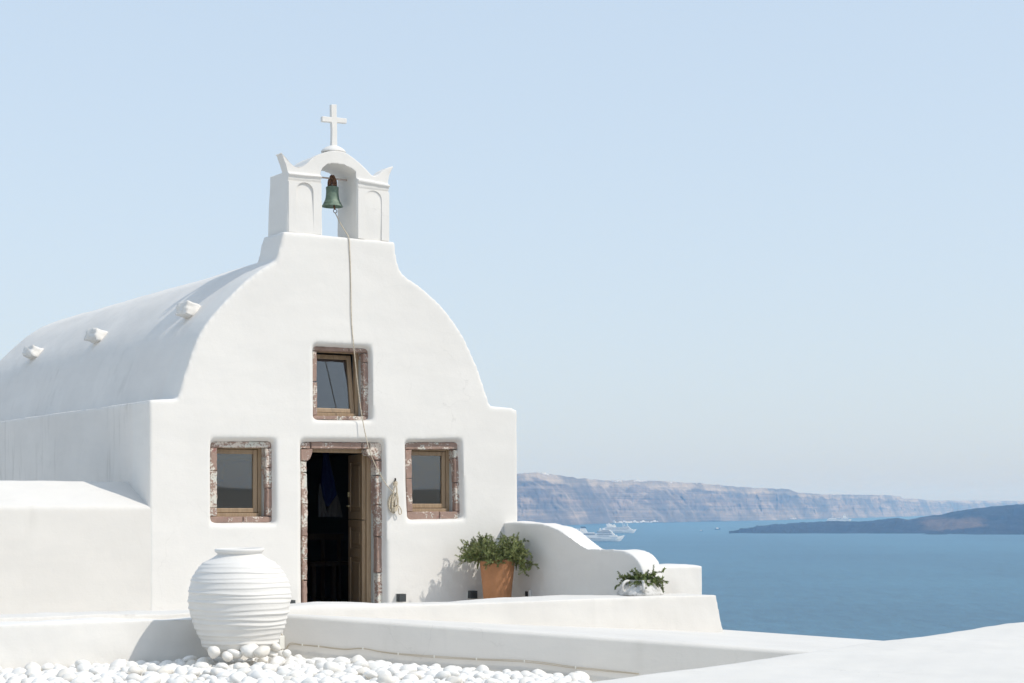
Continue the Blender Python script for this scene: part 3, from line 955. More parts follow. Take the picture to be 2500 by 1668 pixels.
MB().add(*lbox(LW-.075, LW-.045, .10, .16, .026, .045)).build('door_lock', M['brass'], dw)

# ------------------------------------------------------------------ terrace, walls, ramp
def wall_thing(name, pieces, voxel, label, cat='wall', mat='plaster', smooth=5, und=1.0, kind=None):
    o = link_mesh(name, plaster_mesh(pieces, voxel, smooth, und), M[mat])
    if kind: return tag(o, label, kind=kind)
    return tag(o, label, cat)

WP = 3.2
ZP = -.935
# sloping coping wall, left of the chapel
prof = [(-.004, -1.6), (-.004, -.015), (-.66, .262), (-.70, .262), (-.70, -1.6)]
wall_thing('coping_wall', [prism([F(-9.5, v, w) for w, v in prof], [F(ULc+.13, v, w) for w, v in prof])], .025,
           'low white wall with a sloping top left of the chapel', mat='plaster_low', smooth=3, und=.35)
o = MB().add(*box(-70, -1.0, -45, 12.4, -2.4, -1.75)).add(*fbox(-16, ULc-.05, -2.2, -1.65, -11, -.75)).build('bounce_ground', M['plaster_grey'])  # unseen white slabs, added to bounce sunlight onto the shaded walls
tag(o, 'added white ground outside the left edge of the picture, bouncing light onto shaded walls', kind='structure')
# terrace floor behind the parapet
o = MB().add(*fbox(-9.5, 2.75, FLOOR-.5, FLOOR, -.3, WP-.1)).build('terrace_floor', M['plaster_grey'])
tag(o, 'white terrace floor in front of the chapel', kind='structure')
# terrace parapet
ue0 = px_w(1752, 1450, WP)[0]; ue1 = px_w(1773, 1553, WP)
ueb = ue1[0] + (ue1[0]-ue0)*1.5
vtl, vtr = px_w(100, 1501, WP)[1], px_w(1745, 1450, WP)[1]
pv = hexa([F(-9.5,-2.3,WP-.32), F(ueb,-2.3,WP-.62), F(ueb,-2.3,WP+.06), F(-9.5,-2.3,WP+.02),
           F(-9.5,ZP+.003,WP-.32), F(ue0,vtr,WP-.62), F(ue0,vtr,WP-.0), F(-9.5,ZP+.003,WP)])
wall_thing('terrace_parapet', [pv], .02, 'long low white parapet in front of the chapel door', mat='plaster_low', smooth=4, und=.7)
# ledge in front of the parapet, behind the jar
Zl = px_w(391, 1508, WP+.33)[1]
lu = px_w(699, 1507, WP+.33)[0]
wall_thing('plinth_ledge', [hexa([F(-9.5,-2.3,WP-.1), F(lu,-2.3,WP-.1), F(lu,-2.3,WP+.36), F(-9.5,-2.3,WP+.36),
                                  F(-9.5,Zl,WP-.1), F(lu,Zl,WP-.1), F(lu,Zl,WP+.33), F(-9.5,Zl-.01,WP+.33)])], .02,
           'low white ledge along the pebble bed behind the ribbed jar')
# ramp descending to the right
A = F(lu-.02, Zl, WP+.33)
B = px_y(1955, 1588, 15.2)
Bx = A + (B-A)*1.45
def rp(u, v, w): return F(u, v, w)
cN = ue1[0]
backs = [F(lu-.3, Zl, WP-.12), F((lu+cN)/2, (Zl+ue1[1])/2, WP-.12), px_y(1700, 1532, 20.2), px_y(1775, 1537.5, 19.7), px_y(2145, 1562.5, 17.5), px_y(2500, 1588, 15.5)]
fr_ = [A + (Bx-A)*k for k in (0, .4, .66, .74, .9, 1.0)]
rv, rf = [], []
top = list(zip(fr_, backs))
n = len(top)
for fz, bz in top: rv += [fz, bz]
for fz, bz in top: rv += [Vector((fz.x, fz.y, -2.5)), Vector((bz.x, bz.y, -2.5))]
for k in range(n-1):
    a = 2*k
    rf.append((a, a+2, a+3, a+1)); rf.append((a+2*n, a+1+2*n, a+3+2*n, a+2+2*n))
    rf.append((a, a+2*n, a+2+2*n, a+2)); rf.append((a+1, a+3, a+3+2*n, a+1+2*n))
rf.append((0, 1, 1+2*n, 2*n)); rf.append((2*n-2, 4*n-2, 4*n-1, 2*n-1))
o = mesh('ramp', rv, rf, M['plaster_low'], smooth=True)
bv = o.modifiers.new('bevel', 'BEVEL'); bv.width = .045; bv.segments = 5; bv.limit_method = 'ANGLE'; bv.angle_limit = R(35); bv.harden_normals = False
wn = o.modifiers.new('normals', 'WEIGHTED_NORMAL'); wn.weight = 90
tag(o, 'white ramp sloping down past the parapet beside the pebbles', 'ramp')
# foreground flat roof
e0 = px_y(1390, 1668, 9.9); ZF = e0.z
def at_z(x, y): 
    Y = ZF*FPX/(HY-y); return px_y(x, y, Y)
e1 = at_z(2500, 1512); ed = (e1-e0).normalized(); pr = Vector((ed.y, -ed.x, 0))
q0, q1 = e0 - ed*9, e1 + ed*2.2
ring = [q0, q1, q1+pr*5.5, q0+pr*5.5]
o = wall_thing('flat_roof', [prism([p+Vector((0, 0, -1.6)) for p in ring], ring)], .04, 'plain white flat roof edge in the lower right foreground', 'roof', mat='plaster_grey', smooth=20, und=.5)

# curved side wall right of the door
UW = px_w(1230, 1300, 0)[0]
prof_px = [(1215,1276),(1240,1276),(1290,1277),(1325,1279),(1356,1289),(1386,1309),(1417,1332),(1437,1341),(1463,1343),(1500,1343),(1520,1345),(1540,1353),(1556,1368),(1567,1392),(1574,1420),(1578,1460)]
pw = [px_u(x, y, UW) for x, y in prof_px]
pw = [(p.x, p.y) for p in spline([Vector((*q, 0)) for q in pw], 3)]
pl = [(-.1, pw[0][1])] + pw + [(pw[-1][0], -1.7), (-.1, -1.7)]
wall_thing('curved_wall', [prism([F(UW, v, w) for w, v in pl], [F(UW+.27, v, w) for w, v in pl])], .018,
           'white garden wall with a curving stepped top right of the chapel', smooth=5)
# end block beyond it
ub1 = px_w(1716, 1390, 2.5)[0]; vb1 = px_w(1713, 1380, 2.5)[1]
wall_thing('end_wall', [hexa([F(UW+.15,-2.2,1.75), F(ub1+.02,-2.2,2.2), F(ub1+.02,-2.2,2.5), F(UW+.15,-2.2,2.5),
                              F(UW+.15,vb1,1.55), F(ub1,vb1,2.2), F(ub1,vb1,2.5), F(UW+.15,vb1,2.5)])], .018,
           'short square white wall beyond the curved wall above the sea', smooth=4)

# ------------------------------------------------------------------ pebble bed
ZB = -1.33
def edge_ramp(X):      # Y of the ramp's front edge at X
    return A.y + (X-A.x)*(Bx.y-A.y)/(Bx.x-A.x)
def in_bed(X, Y, mg):
    w = (X-P0X)*NX + (Y-P0Y)*NY
    if w < WP+.345+mg: return False
    if X > A.x-.3 and Y > edge_ramp(X)-.03-mg: return False
    dd = (Vector((X, Y, 0))-Vector((e0.x, e0.y, 0)))
    if dd.dot(pr) > -mg: return False
    return X < .62
def bed_z(X, Y):
    return ZB - .06*max(0., X+2.0)
bedv = []
gxs = np.linspace(-8, 2.6, 60); gys = np.linspace(9.0, 16.4, 44)
bedf = []
for yv in gys:
    for xv in gxs: bedv.append((xv, yv, bed_z(xv, yv)-.075))
for j in range(len(gys)-1):
    for i in range(len(gxs)-1):
        bedf.append((j*60+i, j*60+i+1, (j+1)*60+i+1, (j+1)*60+i))
o = mesh('gravel_ground', bedv, bedf, M['gravel'], smooth=True)
tag(o, 'pale ground under the white pebbles', kind='structure')
JX, JY, JZ = (585-CX)/FPX*15.0, 15.0, -1.29
pm = []
for i in range(10):
    bm = bmesh.new(); bmesh.ops.create_icosphere(bm, subdivisions=3 if i < 8 else 2, radius=1)
    e = (random.uniform(.95, 1.25), random.uniform(.78, 1.0), random.uniform(.55, .8))
    for v in bm.verts:
        p = v.co.copy()
        n_ = p.normalized()
        k = 1 + .16*mnoise.noise(n_*1.1+Vector((i*7, 0, 0))) + .05*mnoise.noise(n_*2.6+Vector((i*3, 5, 0)))
        v.co = Vector((p.x*e[0]*k, p.y*e[1]*k, p.z*e[2]*k))
    me = bpy.data.meshes.new('pebble'); bm.to_mesh(me); bm.free(); me.materials.append(M['pebble']); me.shade_smooth(); pm.append(me)

cand, pts = [], []
def far_enough(X, Y, r, lst, fac):
    for (a, b_, c_) in lst:
        if (a-X)**2 + (b_-Y)**2 < (fac*(r+c_))**2: return False
    return True
tries = 0
while tries < 9000:
    tries += 1
    Y = random.uniform(12.7, 16.2); X = random.uniform(-5.0, .9)
    if abs(X)/Y*FPX > 1300 and X < 0: continue
    r = random.choice((.042, .05, .055, .06, .066, .075))
    if not in_bed(X, Y, r*.75): continue
    if (X-JX)**2 + (Y-JY)**2 < (.30+r*.6)**2: continue
    if far_enough(X, Y, r, pts, .80): pts.append((X, Y, r))
def visible(p):
    x = CX + FPX*p[0]/p[1]; y = HY - FPX*bed_z(p[0], p[1])/p[1]
    return -15 < x < 1450 and y < 1690
vis = [p for p in pts if visible(p)]
vis.sort(key=lambda p: -p[2]/p[1])
indiv = vis[:285]; rest = vis[285:] + [p for p in pts if not visible(p)]
print('pebbles', len(pts), len(vis))
def put_pebble(X, Y, z, r, label, group='white pebbles of the bed'):
    o = bpy.data.objects.new('pebble', random.choice(pm[:8])); COL.objects.link(o)
    o.location = (X, Y, z); s = r
    o.scale = (s, s, s*random.uniform(.9, 1.15))
    o.rotation_euler = (random.uniform(-.5, .5), random.uniform(-.5, .5), random.uniform(0, 6.28))
    return tag(o, label, 'pebble', group)
for X, Y, r in indiv:
    put_pebble(X, Y, bed_z(X, Y) - .03 + random.uniform(-.03, .035), r, 'smooth white pebble lying in the bed before the ledge and ramp')
for x, y, r in ((522,1590,.062),(573,1594,.07),(612,1586,.078),(640,1588,.066),(663,1592,.05),(672,1577,.055),(555,1600,.05),(700,1594,.045)):
    Yp = JY-.36+random.uniform(-.04, .05)
    if x > 655: Yp = JY-.1
    c = px_y(x, y, Yp)
    put_pebble(c.x, c.y, c.z-.01, r, 'smooth white pebble heaped against the foot of the ribbed jar', 'pebbles heaped at the jar')
mbp = bmesh.new()
def join_pebble(X, Y, z, r):
    me = pm[8 + random.randint(0, 1)]
    M4 = Matrix.Translation((X, Y, z)) @ Matrix.Rotation(random.uniform(0, 6.28), 4, 'Z') @ Matrix.Rotation(random.uniform(-.4, .4), 4, 'X') @ Matrix.Scale(r, 4)
    n0 = len(mbp.verts); mbp.from_mesh(me); mbp.verts.ensure_lookup_table()
    for k in range(n0, len(mbp.verts)): mbp.verts[k].co = M4 @ mbp.verts[k].co
for X, Y, r in rest: join_pebble(X, Y, bed_z(X, Y)-.03, r)
for _ in range(2300):
    Y = random.uniform(11.5, 16.2); X = random.uniform(-5.5, 1.2)
    if in_bed(X, Y, .02): join_pebble(X, Y, bed_z(X, Y)-.05+random.uniform(-.012, .012), random.uniform(.034, .052))
me = bpy.data.meshes.new('pebble_fill'); mbp.to_mesh(me); mbp.free(); me.materials.append(M['pebble'])
o = link_mesh('pebble_fill', me, M['pebble'])
tag(o, 'small white pebbles filling the gaps of the bed', 'pebbles', kind='stuff')

# ------------------------------------------------------------------ ribbed jar
S = 15.0/FPX/5.057
jprof = [(.30,1433),(360,1433),(420,1390),(465,1310),(485,1250),(515,1190),(545,1130),(565,1070),(580,1000),(600,935),(612,870),(622,800),(622,750),(620,690),
         (612,625),(592,545),(566,490),(536,440),(492,375),(436,320),(340,270),(285,232),(266,214)]
xs = [p[1] for p in jprof[1:]][::-1]; hw_ = [p[0] for p in jprof[1:]][::-1]
ridges = [322, 376, 438, 490, 548, 622, 690, 748, 802, 872, 938, 1000, 1066, 1130, 1192, 1252, 1310, 1362]
def jz(yz): return (HY - (1310 + yz/5.057))/FPX*15.0 - JZ
prof_full = []
yy = 1433.0
while yy >= 214:
    prof_full.append((float(np.interp(yy, xs, hw_))*S, yy)); yy -= 6.0
ph = [random.uniform(0, 6.28) for _ in ridges]; ph2 = [random.uniform(0, 6.28) for _ in ridges]
SEGJ = 160
rings = [[Vector((JX, JY, JZ+jz(1433))) + Vector((.2*math.cos(2*math.pi*i/SEGJ), .2*math.sin(2*math.pi*i/SEGJ), 0)) for i in range(SEGJ)]]
for r0, yz in prof_full:
    ring = []
    for i in range(SEGJ):
        a = 2*math.pi*i/SEGJ
        add = 0.
        for k, rg in enumerate(ridges):
            if abs(yz-rg) > 70: continue
            c_ = rg + 11*math.sin(a + ph[k]) + 5*math.sin(2*a+ph2[k]) + 3.5*math.sin(5*a+ph2[k]*2)
            d_ = yz - c_           # below the ridge is positive (image y)
            amp = 13*(.8+.35*math.sin(a*1+ph2[k]))
            if d_ >= 0: add = max(add, amp*math.exp(-(d_/9.0)**2))
            else: add = max(add, amp*math.exp(-(d_/24.0)**2))
        rr = r0 + add*S + .0025*math.sin(3*a+yz/90.)
        ring.append(Vector((JX + rr*math.cos(a), JY + rr*math.sin(a), JZ + jz(yz))))
    rings.append(ring)
for r0, yz in ((272,205),(292,192),(303,178),(306,165),(303,154),(292,147),(276,146),(262,152),(254,166),(252,190),(262,225),(330,290),(420,340),(520,480),(590,640),(590,800),(500,1200),(330,1410),(30,1415)):
    rings.append([Vector((JX + (r0*S)*math.cos(2*math.pi*i/SEGJ), JY + r0*S*math.sin(2*math.pi*i/SEGJ), JZ+jz(yz) + .004*math.sin(2*math.pi*i/SEGJ+1))) for i in range(SEGJ)])
v, f = loft(rings)
o = mesh('ribbed_jar', v, f, M['jar'], origin=(JX, JY, JZ+jz(1433)), smooth=True)
tag(o, 'big round white ribbed clay jar standing on the pebbles', 'jar')

# ------------------------------------------------------------------ bell, rope
WB = WG - GD*.52
bc = px_w(*pg(736, 785), WB); bb = px_w(*pg(736, 958), WB)
bs = (bc[1]-bb[1])
hwid = (px_w(*pg(825, 950), WB)[0]-px_w(*pg(645, 950), WB)[0])/2*.93
bell = empty('bell', F(bb[0], bb[1], WB), 'green bronze church bell hanging in the bell gable arch', 'bell')
C0 = F(bb[0], bb[1], WB)
pro = [(.0, 1.0), (.30, 1.0), (.50, .985), (.585, .95), (.60, .90), (.57, .86), (.59, .845), (.575, .83), (.575, .70), (.585, .60), (.61, .48), (.66, .34), (.73, .25), (.80, .185), (.82, .165), (.81, .15), (.90, .08), (.97, .03), (1.0, .0),
       (.96, -.005), (.90, .02), (.80, .12), (.64, .30), (.54, .5), (.52, .8), (.02, .93)]
v, f = lathe([(max(r, .01)*hwid, z*bs) for r, z in pro], C0, 40)
mesh('bell_body', v, f, M['bell'], bell, smooth=True)
mb = MB()
for a in range(0, 360, 60):
    d_ = Vector((math.cos(R(a)), math.sin(R(a)), 0))
    top_ = C0 + Vector((0, 0, bs*1.0)); hb = px_w(*pg(733, 692), WB)[1]-bb[1]
    mb.add(*tube(spline([top_+d_*hwid*.36, top_+d_*hwid*.34+Vector((0, 0, .06)), top_+d_*hwid*.16+Vector((0, 0, .11)), C0+d_*.012+Vector((0, 0, hb))], 5), .012, 6))
for k in range(5):
    zc = bs + .015 + k*.024
    rr = hwid*(.40-.05*k)
    mb.add(*tube([C0 + Vector((rr*math.cos(2*math.pi*i/14), rr*math.sin(2*math.pi*i/14), zc+.006*math.sin(i*2+k))) for i in range(15)], .008, 5))
mb.build('bell_hanger', M['rust'], bell, smooth=True)
cl = MB(); pc = px_w(*pg(748, 930), WB); pe = px_w(*pg(757, 984), WB)
cl.add(*tube([F(bb[0], bb[1]+bs*.6, WB), F(pc[0], pc[1], WB), F((pc[0]*.4+pe[0]*.6), pc[1]*.4+pe[1]*.6, WB), F(pe[0], pe[1], WB)], lambda s: .009 if s < .5 else .016 - .006*s, 8))
pr_ = px_w(*pg(760, 995), WB)
cl.add(*tube([F(pr_[0]+.022*math.cos(R(a)), pr_[1]+.022*math.sin(R(a)), WB) for a in range(0, 361, 24)], .0045, 6))
cl.build('clapper', M['rust'], bell, smooth=True)
ba, bz_ = px_w(*pg(640, 708), WB), px_w(*pg(872, 735), WB)
MB().add(*tube([F(ba[0]-.06, ba[1], WB), F(bz_[0]+.06, bz_[1], WB)], .010, 8)).build('hanging_bar', M['bar'], bell, smooth=True)

rope = empty('bell_rope', F(px_w(965, 1250, .05)[0], px_w(965, 1250, .05)[1], .05), 'thin beige rope from the bell down the facade, coiled on a hook', 'rope')
rp_ = [F(*px_w(*pg(760, 1008), WB), WB), F(*px_w(*pg(800, 1090), WB*.7), WB*.7), F(*px_w(*pg(845, 1165), WB*.3), WB*.3), F(*px_w(*pg(872, 1210), -.01), -.01), F(*px_w(852.5, 590, .010), .010)]
for x, y, w in ((855,640,.009),(856.5,700,.009),(858.5,787,.010),(866,870,.016),(878,979,.034),(891,1055,.06),(904,1106,.075),(925,1153,.085),(946,1187,.075),(966,1206,.05)):
    rp_.append(F(*px_w(x, y, w), w))
MB().add(*tube(spline(rp_, 6), .0056, 6)).build('rope_line', M['rope'], rope, smooth=True)
mb = MB()
def cw(x, y, w): return F(*px_w(x, y, w), w)
hk = (965, 1176)
for k, (bx, by, wdt, w) in enumerate(((955,1247,5,.05),(958,1251,7,.045),(961,1253,4,.06),(952,1243,4,.035),(964,1248,6,.055),(967,1243,5,.04))):
    loop = [cw(hk[0], hk[1], .05), cw(hk[0]-4, hk[1]+22, w), cw(bx-wdt, by-22, w), cw(bx-wdt*.8, by-5, w), cw(bx, by, w), cw(bx+wdt*.8, by-5, w), cw(bx+wdt, by-24, w+.01), cw(hk[0]+4, hk[1]+24, w+.01), cw(hk[0]+1, hk[1]+1, .055)]
    mb.add(*tube(spline(loop, 6), .0068, 6))
for k in range(5):
    yc = 1237 + k*2.2
    mb.add(*tube([cw(963 + 7*math.cos(R(a)), yc + 3.0*math.sin(R(a)) - .25*7*math.cos(R(a)), .052+.028*math.sin(R(a+30))) for a in range(0, 361, 30)], .0068, 6))
mb.add(*tube(spline([cw(968, 1238, .06), cw(974, 1236, .06), cw(979, 1244, .055), cw(980, 1253, .05), cw(976, 1256, .05), cw(973, 1250, .05), cw(974, 1240, .06)], 6), .0062, 6))
for k in range(3):
    mb.add(*tube([cw(965 + 4.5*math.cos(R(a)), 1178+k*3 + 2.2*math.sin(R(a)), .05+.02*math.sin(R(a))) for a in range(0, 361, 30)], .0068, 6))
mb.build('rope_coil', M['rope'], rope, smooth=True)
MB().add(*tube([cw(965, 1173, -.03), cw(965, 1172, .05), cw(965, 1169, .075)], .011, 8)).build('hook', M['iron'], rope, smooth=True)

# ------------------------------------------------------------------ wall lights and socket
for (x0, x1, y0, y1, lab) in ((701, 720, 1468.5, 1485, 'small charcoal cube wall light between the jar and the doorway'),
                              (969, 990, 1450, 1469, 'small charcoal cube wall light right of the doorway'),
                              (1143, 1164, 1443, 1461, 'small charcoal cube wall light beside the terracotta pot')):
    ua, va = px_w(x0+7, y0, .0); ub, vb_ = px_w(x1, y1, .07); ua = ub - (.085)
    L = empty('wall_light', F((ua+ub)/2, vb_, .04), lab, 'wall light', 'cube wall lights on the facade')
    MB().add(*fbox(ua, ub, vb_, vb_+.09, .004, .085)).build('housing', M['lamp_grey'], L)
    MB().add(*fbox(ua+.012, ub-.012, vb_-.004, vb_+.002, .02, .07)).build('lens', M['white_plastic'], L)
    MB().add(*fbox(ua-.006, ub+.006, vb_-.006, vb_+.096, -.012, .006)).build('back_plate', M['white_plastic'], L)
sw_, sv_ = px_u(1288, 1450, UW)
S_ = empty('wall_socket', F(UW-.01, sv_-.04, sw_), 'tiny black socket low on the shaded curved wall', 'socket')
MB().add(*fbox(UW-.012, UW+.02, sv_-.045, sv_+.045, sw_-.05, sw_+.05)).build('cover_plate', M['plaster'], S_)
MB().add(*fbox(UW-.016, UW-.008, sv_-.03, sv_+.03, sw_-.03, sw_+.03)).build('socket_face', M['black'], S_)

# ------------------------------------------------------------------ plants
def plant(parent, center, stems, mat, leaf=.028, lw=.0055, step=.012, per=4, limit=None):
    lv, lf = [], []; sm = MB()
    queue = [(center + off, Vector((math.cos(az)*math.cos(el), math.sin(az)*math.cos(el), math.sin(el))), L, g, True) for (az, el, L, g, off) in stems]
    while queue:
        p, d, L, g, main = queue.pop()
        p = p.copy()
        path = [p.copy()]
        nst = int(L/step)
        for s in range(nst):
            d = (d + Vector((random.gauss(0, .11), random.gauss(0, .11), random.gauss(0, .10) - g*step*10))).normalized()
            p = p + d*step
            if limit: p, d = limit(p, d)
            path.append(p.copy())
            if main and s > nst*.25 and random.random() < .26:
                sd_ = (d*.7 + Vector((random.gauss(0, 1), random.gauss(0, 1), random.gauss(.25, .8))).normalized()*.8).normalized()
                queue.append((p, sd_, random.uniform(.035, .085), g*.6, False))
            if main and s < nst*.15: continue
            a0 = random.uniform(0, 6.28)
            t1 = d.orthogonal().normalized(); t2 = d.cross(t1)
            fade = 1.0 if s < nst*.85 else .7
            for k in range(per):
                a = a0 + k*2*math.pi/per + random.uniform(-.4, .4)
                o_ = (t1*math.cos(a) + t2*math.sin(a))
                ld = (o_*.85 + d*random.uniform(.3, .8)).normalized()
                sd = ld.cross(d); sd = sd.normalized() if sd.length > 1e-4 else t1
                ln = leaf*random.uniform(.7, 1.25)*fade; w_ = lw*random.uniform(.8, 1.2)
                n0 = len(lv)
                lv += [p - sd*w_*.5, p + sd*w_*.5, p + ld*ln*.6 + sd*w_*.5 + Vector((0, 0, -.002)), p + ld*ln, p + ld*ln*.6 - sd*w_*.5]
                lf += [(n0, n0+1, n0+2, n0+3, n0+4)]
        if len(path) > 3: sm.add(*tube(path[::3]+[path[-1]], .0022 if main else .0014, 4))
    mesh('foliage', lv, lf, mat, parent, fix=False)
    sm.build('stems', M['stem'], parent)

PW = .50
pu, pz_ = px_w(1214, 1365, PW)
PC = F(pu, FLOOR, PW)
hR = pz_ - FLOOR; rR = 88/FPX*PC.y/2; rB = 66/FPX*PC.y/2*.93
tp = empty('terracotta_pot', PC, 'tall tapered terracotta pot by the facade with bushy rosemary', 'potted plant')
pp = [(.01, 0), (rB, 0), (rB+.004, .02)]
for k in range(1, 13): 
    s = k/12; pp.append((rB + (rR-rB)*s - .006*math.sin(math.pi*s), .02 + (hR-.03)*s))
pp += [(rR+.004, hR-.005), (rR, hR+.003), (rR-.025, hR), (rR-.035, hR-.03), (rR-.04, hR-.06), (.01, hR-.06)]
v, f = lathe(pp, PC, 56, lambda r, z, a, k: (r*(1+.008*math.sin(2*a+z*5)), z))
mesh('pot', v, f, M['terracotta'], tp, smooth=True).modifiers.new('edge', 'EDGE_SPLIT').split_angle = R(50)
v, f = lathe([(.01, hR-.055), (rR-.036, hR-.055), (rR-.036, hR-.045), (.01, hR-.04)], PC, 32); mesh('soil', v, f, M['soil'], tp)
def lim(p, d):
    w = (p.x-P0X)*NX + (p.y-P0Y)*NY; u = (p.x-P0X)*DX + (p.y-P0Y)*DY
    if w < .04: p = p + Vector((NX, NY, 0))*(.04-w); d = (d + Vector((NX, NY, 0))*.4).normalized()
    if u > UW-.03: p = p - Vector((DX, DY, 0))*(u-UW+.03)
    r_ = Vector((p.x-PC.x, p.y-PC.y, 0))
    if p.z < FLOOR+hR+.01 and r_.length < rR+.02 and r_.length > 1e-4:
        q = r_.normalized()*(rR+.02); p = Vector((PC.x+q.x, PC.y+q.y, p.z))
    return p, d
st = []
top_c = PC + Vector((0, 0, hR-.03))
for k in range(210):
    az = random.uniform(0, 6.28)
    kind = random.random()
    off = Vector((random.gauss(0, .06), random.gauss(0, .06), 0))
    if kind < .55: st.append((az, R(random.uniform(50, 88)), random.uniform(.18, .35), .03, off*1.4))
    elif kind < .93: st.append((az, R(random.uniform(22, 58)), random.uniform(.12, .22), .08, off*1.3))
    else: st.append((az, R(random.uniform(0, 30)), random.uniform(.16, .27), .42, off*1.6))
# the long arm to the left and drooping sprays on the right
toL = math.atan2(-DY*.9 , -DX)
for k in range(7): st.append((toL + random.uniform(-.25, .35), R(random.uniform(12, 40)), random.uniform(.20, .29), .10, Vector((-.05, 0, 0))))
toR = math.atan2(-.45, .9)
for k in range(9): st.append((toR + random.uniform(-.5, .6), R(random.uniform(5, 30)), random.uniform(.16, .30), .36, Vector((.08, -.03, 0))))
plant(tp, top_c, st, M['leaf'], .021, .0058, .0105, 4, lim)

# white amphora pot on the parapet
cu, cz = px_w(1562, 1446, WP-.33)
ZT = vtr - .003
QC = F(cu, ZT, WP-.33)
k_ = QC.y/FPX
wp = empty('amphora_pot', QC, 'squat white handled pot with trailing greenery standing on the parapet', 'potted plant')
pp = [(.01, 0), (56*k_, 0), (57*k_, 3*k_), (53*k_, 8*k_), (44*k_, 18*k_), (36*k_, 27*k_), (33*k_, 31*k_), (33*k_, 35*k_), (35*k_, 37*k_), (31*k_, 37*k_), (29*k_, 31*k_), (.01, 29*k_)]
v, f = lathe(pp, QC, 44, lambda r, z, a, k: (r*(1+.02*math.sin(3*a)), z)); mesh('pot', v, f, M['whitepot'], wp, smooth=True)
for az in (math.atan2(-DY*1.2, -DX), math.atan2(-1, .10), math.atan2(DY, DX)):
    d_ = Vector((math.cos(az), math.sin(az), 0))
    def H(r, z): return QC + d_*r*k_ + Vector((0, 0, z*k_))
    mesh('handle', *tube(spline([H(30, 33), H(44, 34), H(54, 27), H(56, 16), H(51, 9), H(46, 12)], 5), 3.6*k_, 8), M['whitepot'], wp, smooth=True)
st = []
for k in range(64):
    az = random.uniform(0, 6.28); q = random.random()
    st.append((az, R(random.uniform(15, 70)) if q < .6 else R(random.uniform(0, 30)), random.uniform(.06, .15) if q < .6 else random.uniform(.11, .18), .28 if q < .6 else .5, Vector((random.gauss(0, .05), random.gauss(0, .05), 0))))
for k in range(9): st.append((math.atan2(-.25, 1) + random.uniform(-.3, .3), R(random.uniform(15, 40)), random.uniform(.16, .25), .34, Vector((.05, 0, .0))))
for k in range(7): st.append((math.atan2(-.5, -1) + random.uniform(-.3, .3), R(random.uniform(5, 30)), random.uniform(.12, .19), .34, Vector((-.05, 0, .0))))
def lim2(p, d):
    if p.z < ZT+.015: p = Vector((p.x, p.y, ZT+.015))
    return p, d
plant(wp, QC + Vector((0, 0, 32*k_)), st, M['leaf2'], .022, .0095, .013, 4, lim2)

# ------------------------------------------------------------------ cable along the ramp
def on_ramp(x, y, off=.012):
    # ray against the vertical plane of the ramp's front face
    nrm = Vector((-(Bx-A).y, (Bx-A).x, 0)).normalized()
    if nrm.y > 0: nrm = -nrm
    ray = Vector(((x-CX)/FPX, 1, (HY-y)/FPX))
    tt = (A + nrm*off).dot(nrm)/ray.dot(nrm)
    return ray*tt
cab = empty('cable', on_ramp(1100, 1610), 'thin beige double cable clipped along the shaded ramp wall', 'cable')
path = [(672,1549),(684,1545),(690,1553),(689,1575),(684,1589),(696,1586),(709,1571),(735,1573),(780,1577),(840,1584),(885,1582),(930,1590),(972,1595),(1060,1602),(1163,1608),(1290,1614),(1400,1628),(1450,1633),(1560,1644)]
for dy in (0, 2.6):
    mesh('wire', *tube(spline([on_ramp(x, y+dy+.7*math.sin(x*.13+dy), .014) for x, y in path], 5), .0030, 5), M['cable'], cab, smooth=True)
for x in (738, 778, 886, 972, 1060, 1163, 1280, 1405):
    y = interp(path[6:], x) + 1
    c = on_ramp(x, y, .016)
    v, f = box(-.005, .005, -.010, .006, -.011, .010, Matrix.Translation(c)); mesh('clip', v, f, M['white_plastic'], cab)
c = on_ramp(680, 1566, .05)
jb = MB().add(*box(-.035, .035, -.03, .05, -.07, .05, Matrix.Translation(c) @ Matrix.Rotation(R(-25), 4, 'Z'))).build('junction_box', M['white_plastic'])
tag(jb, 'small white junction box half hidden behind the jar', 'box')
bv = jb.modifiers.new('bevel', 'BEVEL'); bv.width = .006; bv.segments = 2

# ------------------------------------------------------------------ inside the chapel
fu, fv = px_w(*Z_D(290, 400), -2.2)
fl = empty('hanging_flag', F(fu, px_w(*Z_D(300, 740), -2.2)[1], -2.2), 'blue and white flag hanging inside the dark doorway', 'flag')
def drape(pts_l, pts_r, w, name, mat, parent):
    v, f = [], []; n_ = 10
    for (xl, yl), (xr, yr) in zip(pts_l, pts_r):
        for k in range(n_+1):
            s = k/n_; u_, v_ = px_w(*Z_D(xl+(xr-xl)*s, yl+(yr-yl)*s), w)
            v.append(F(u_, v_, w + .04*math.sin(s*14)))
    for j in range(len(pts_l)-1):
        for k in range(n_): f.append((j*(n_+1)+k, j*(n_+1)+k+1, (j+1)*(n_+1)+k+1, (j+1)*(n_+1)+k))
    o = mesh(name, v, f, mat, parent, smooth=True, fix=False); s_ = o.modifiers.new('thick', 'SOLIDIFY'); s_.thickness = .006
    return o
drape([(255,60),(245,250),(228,420),(250,560),(280,640)], [(275,60),(300,250),(340,420),(360,540),(290,645)], -2.2, 'blue_field', M['blue_cloth'], fl)
drape([(215,440),(205,560),(205,670),(205,740)], [(245,470),(250,600),(268,690),(285,735)], -2.24, 'white_fold', M['white_cloth'], fl)
drape([(355,530),(300,630),(280,700),(285,735)], [(365,535),(395,640),(405,700),(412,740)], -2.26, 'white_fold', M['white_cloth'], fl)
bu0 = px_w(*Z_D(110, 1150), -2.6)[0]; bu1 = px_w(*Z_D(500, 1150), -2.6)[0]; bvz = px_w(*Z_D(300, 1150), -2.6)[1]
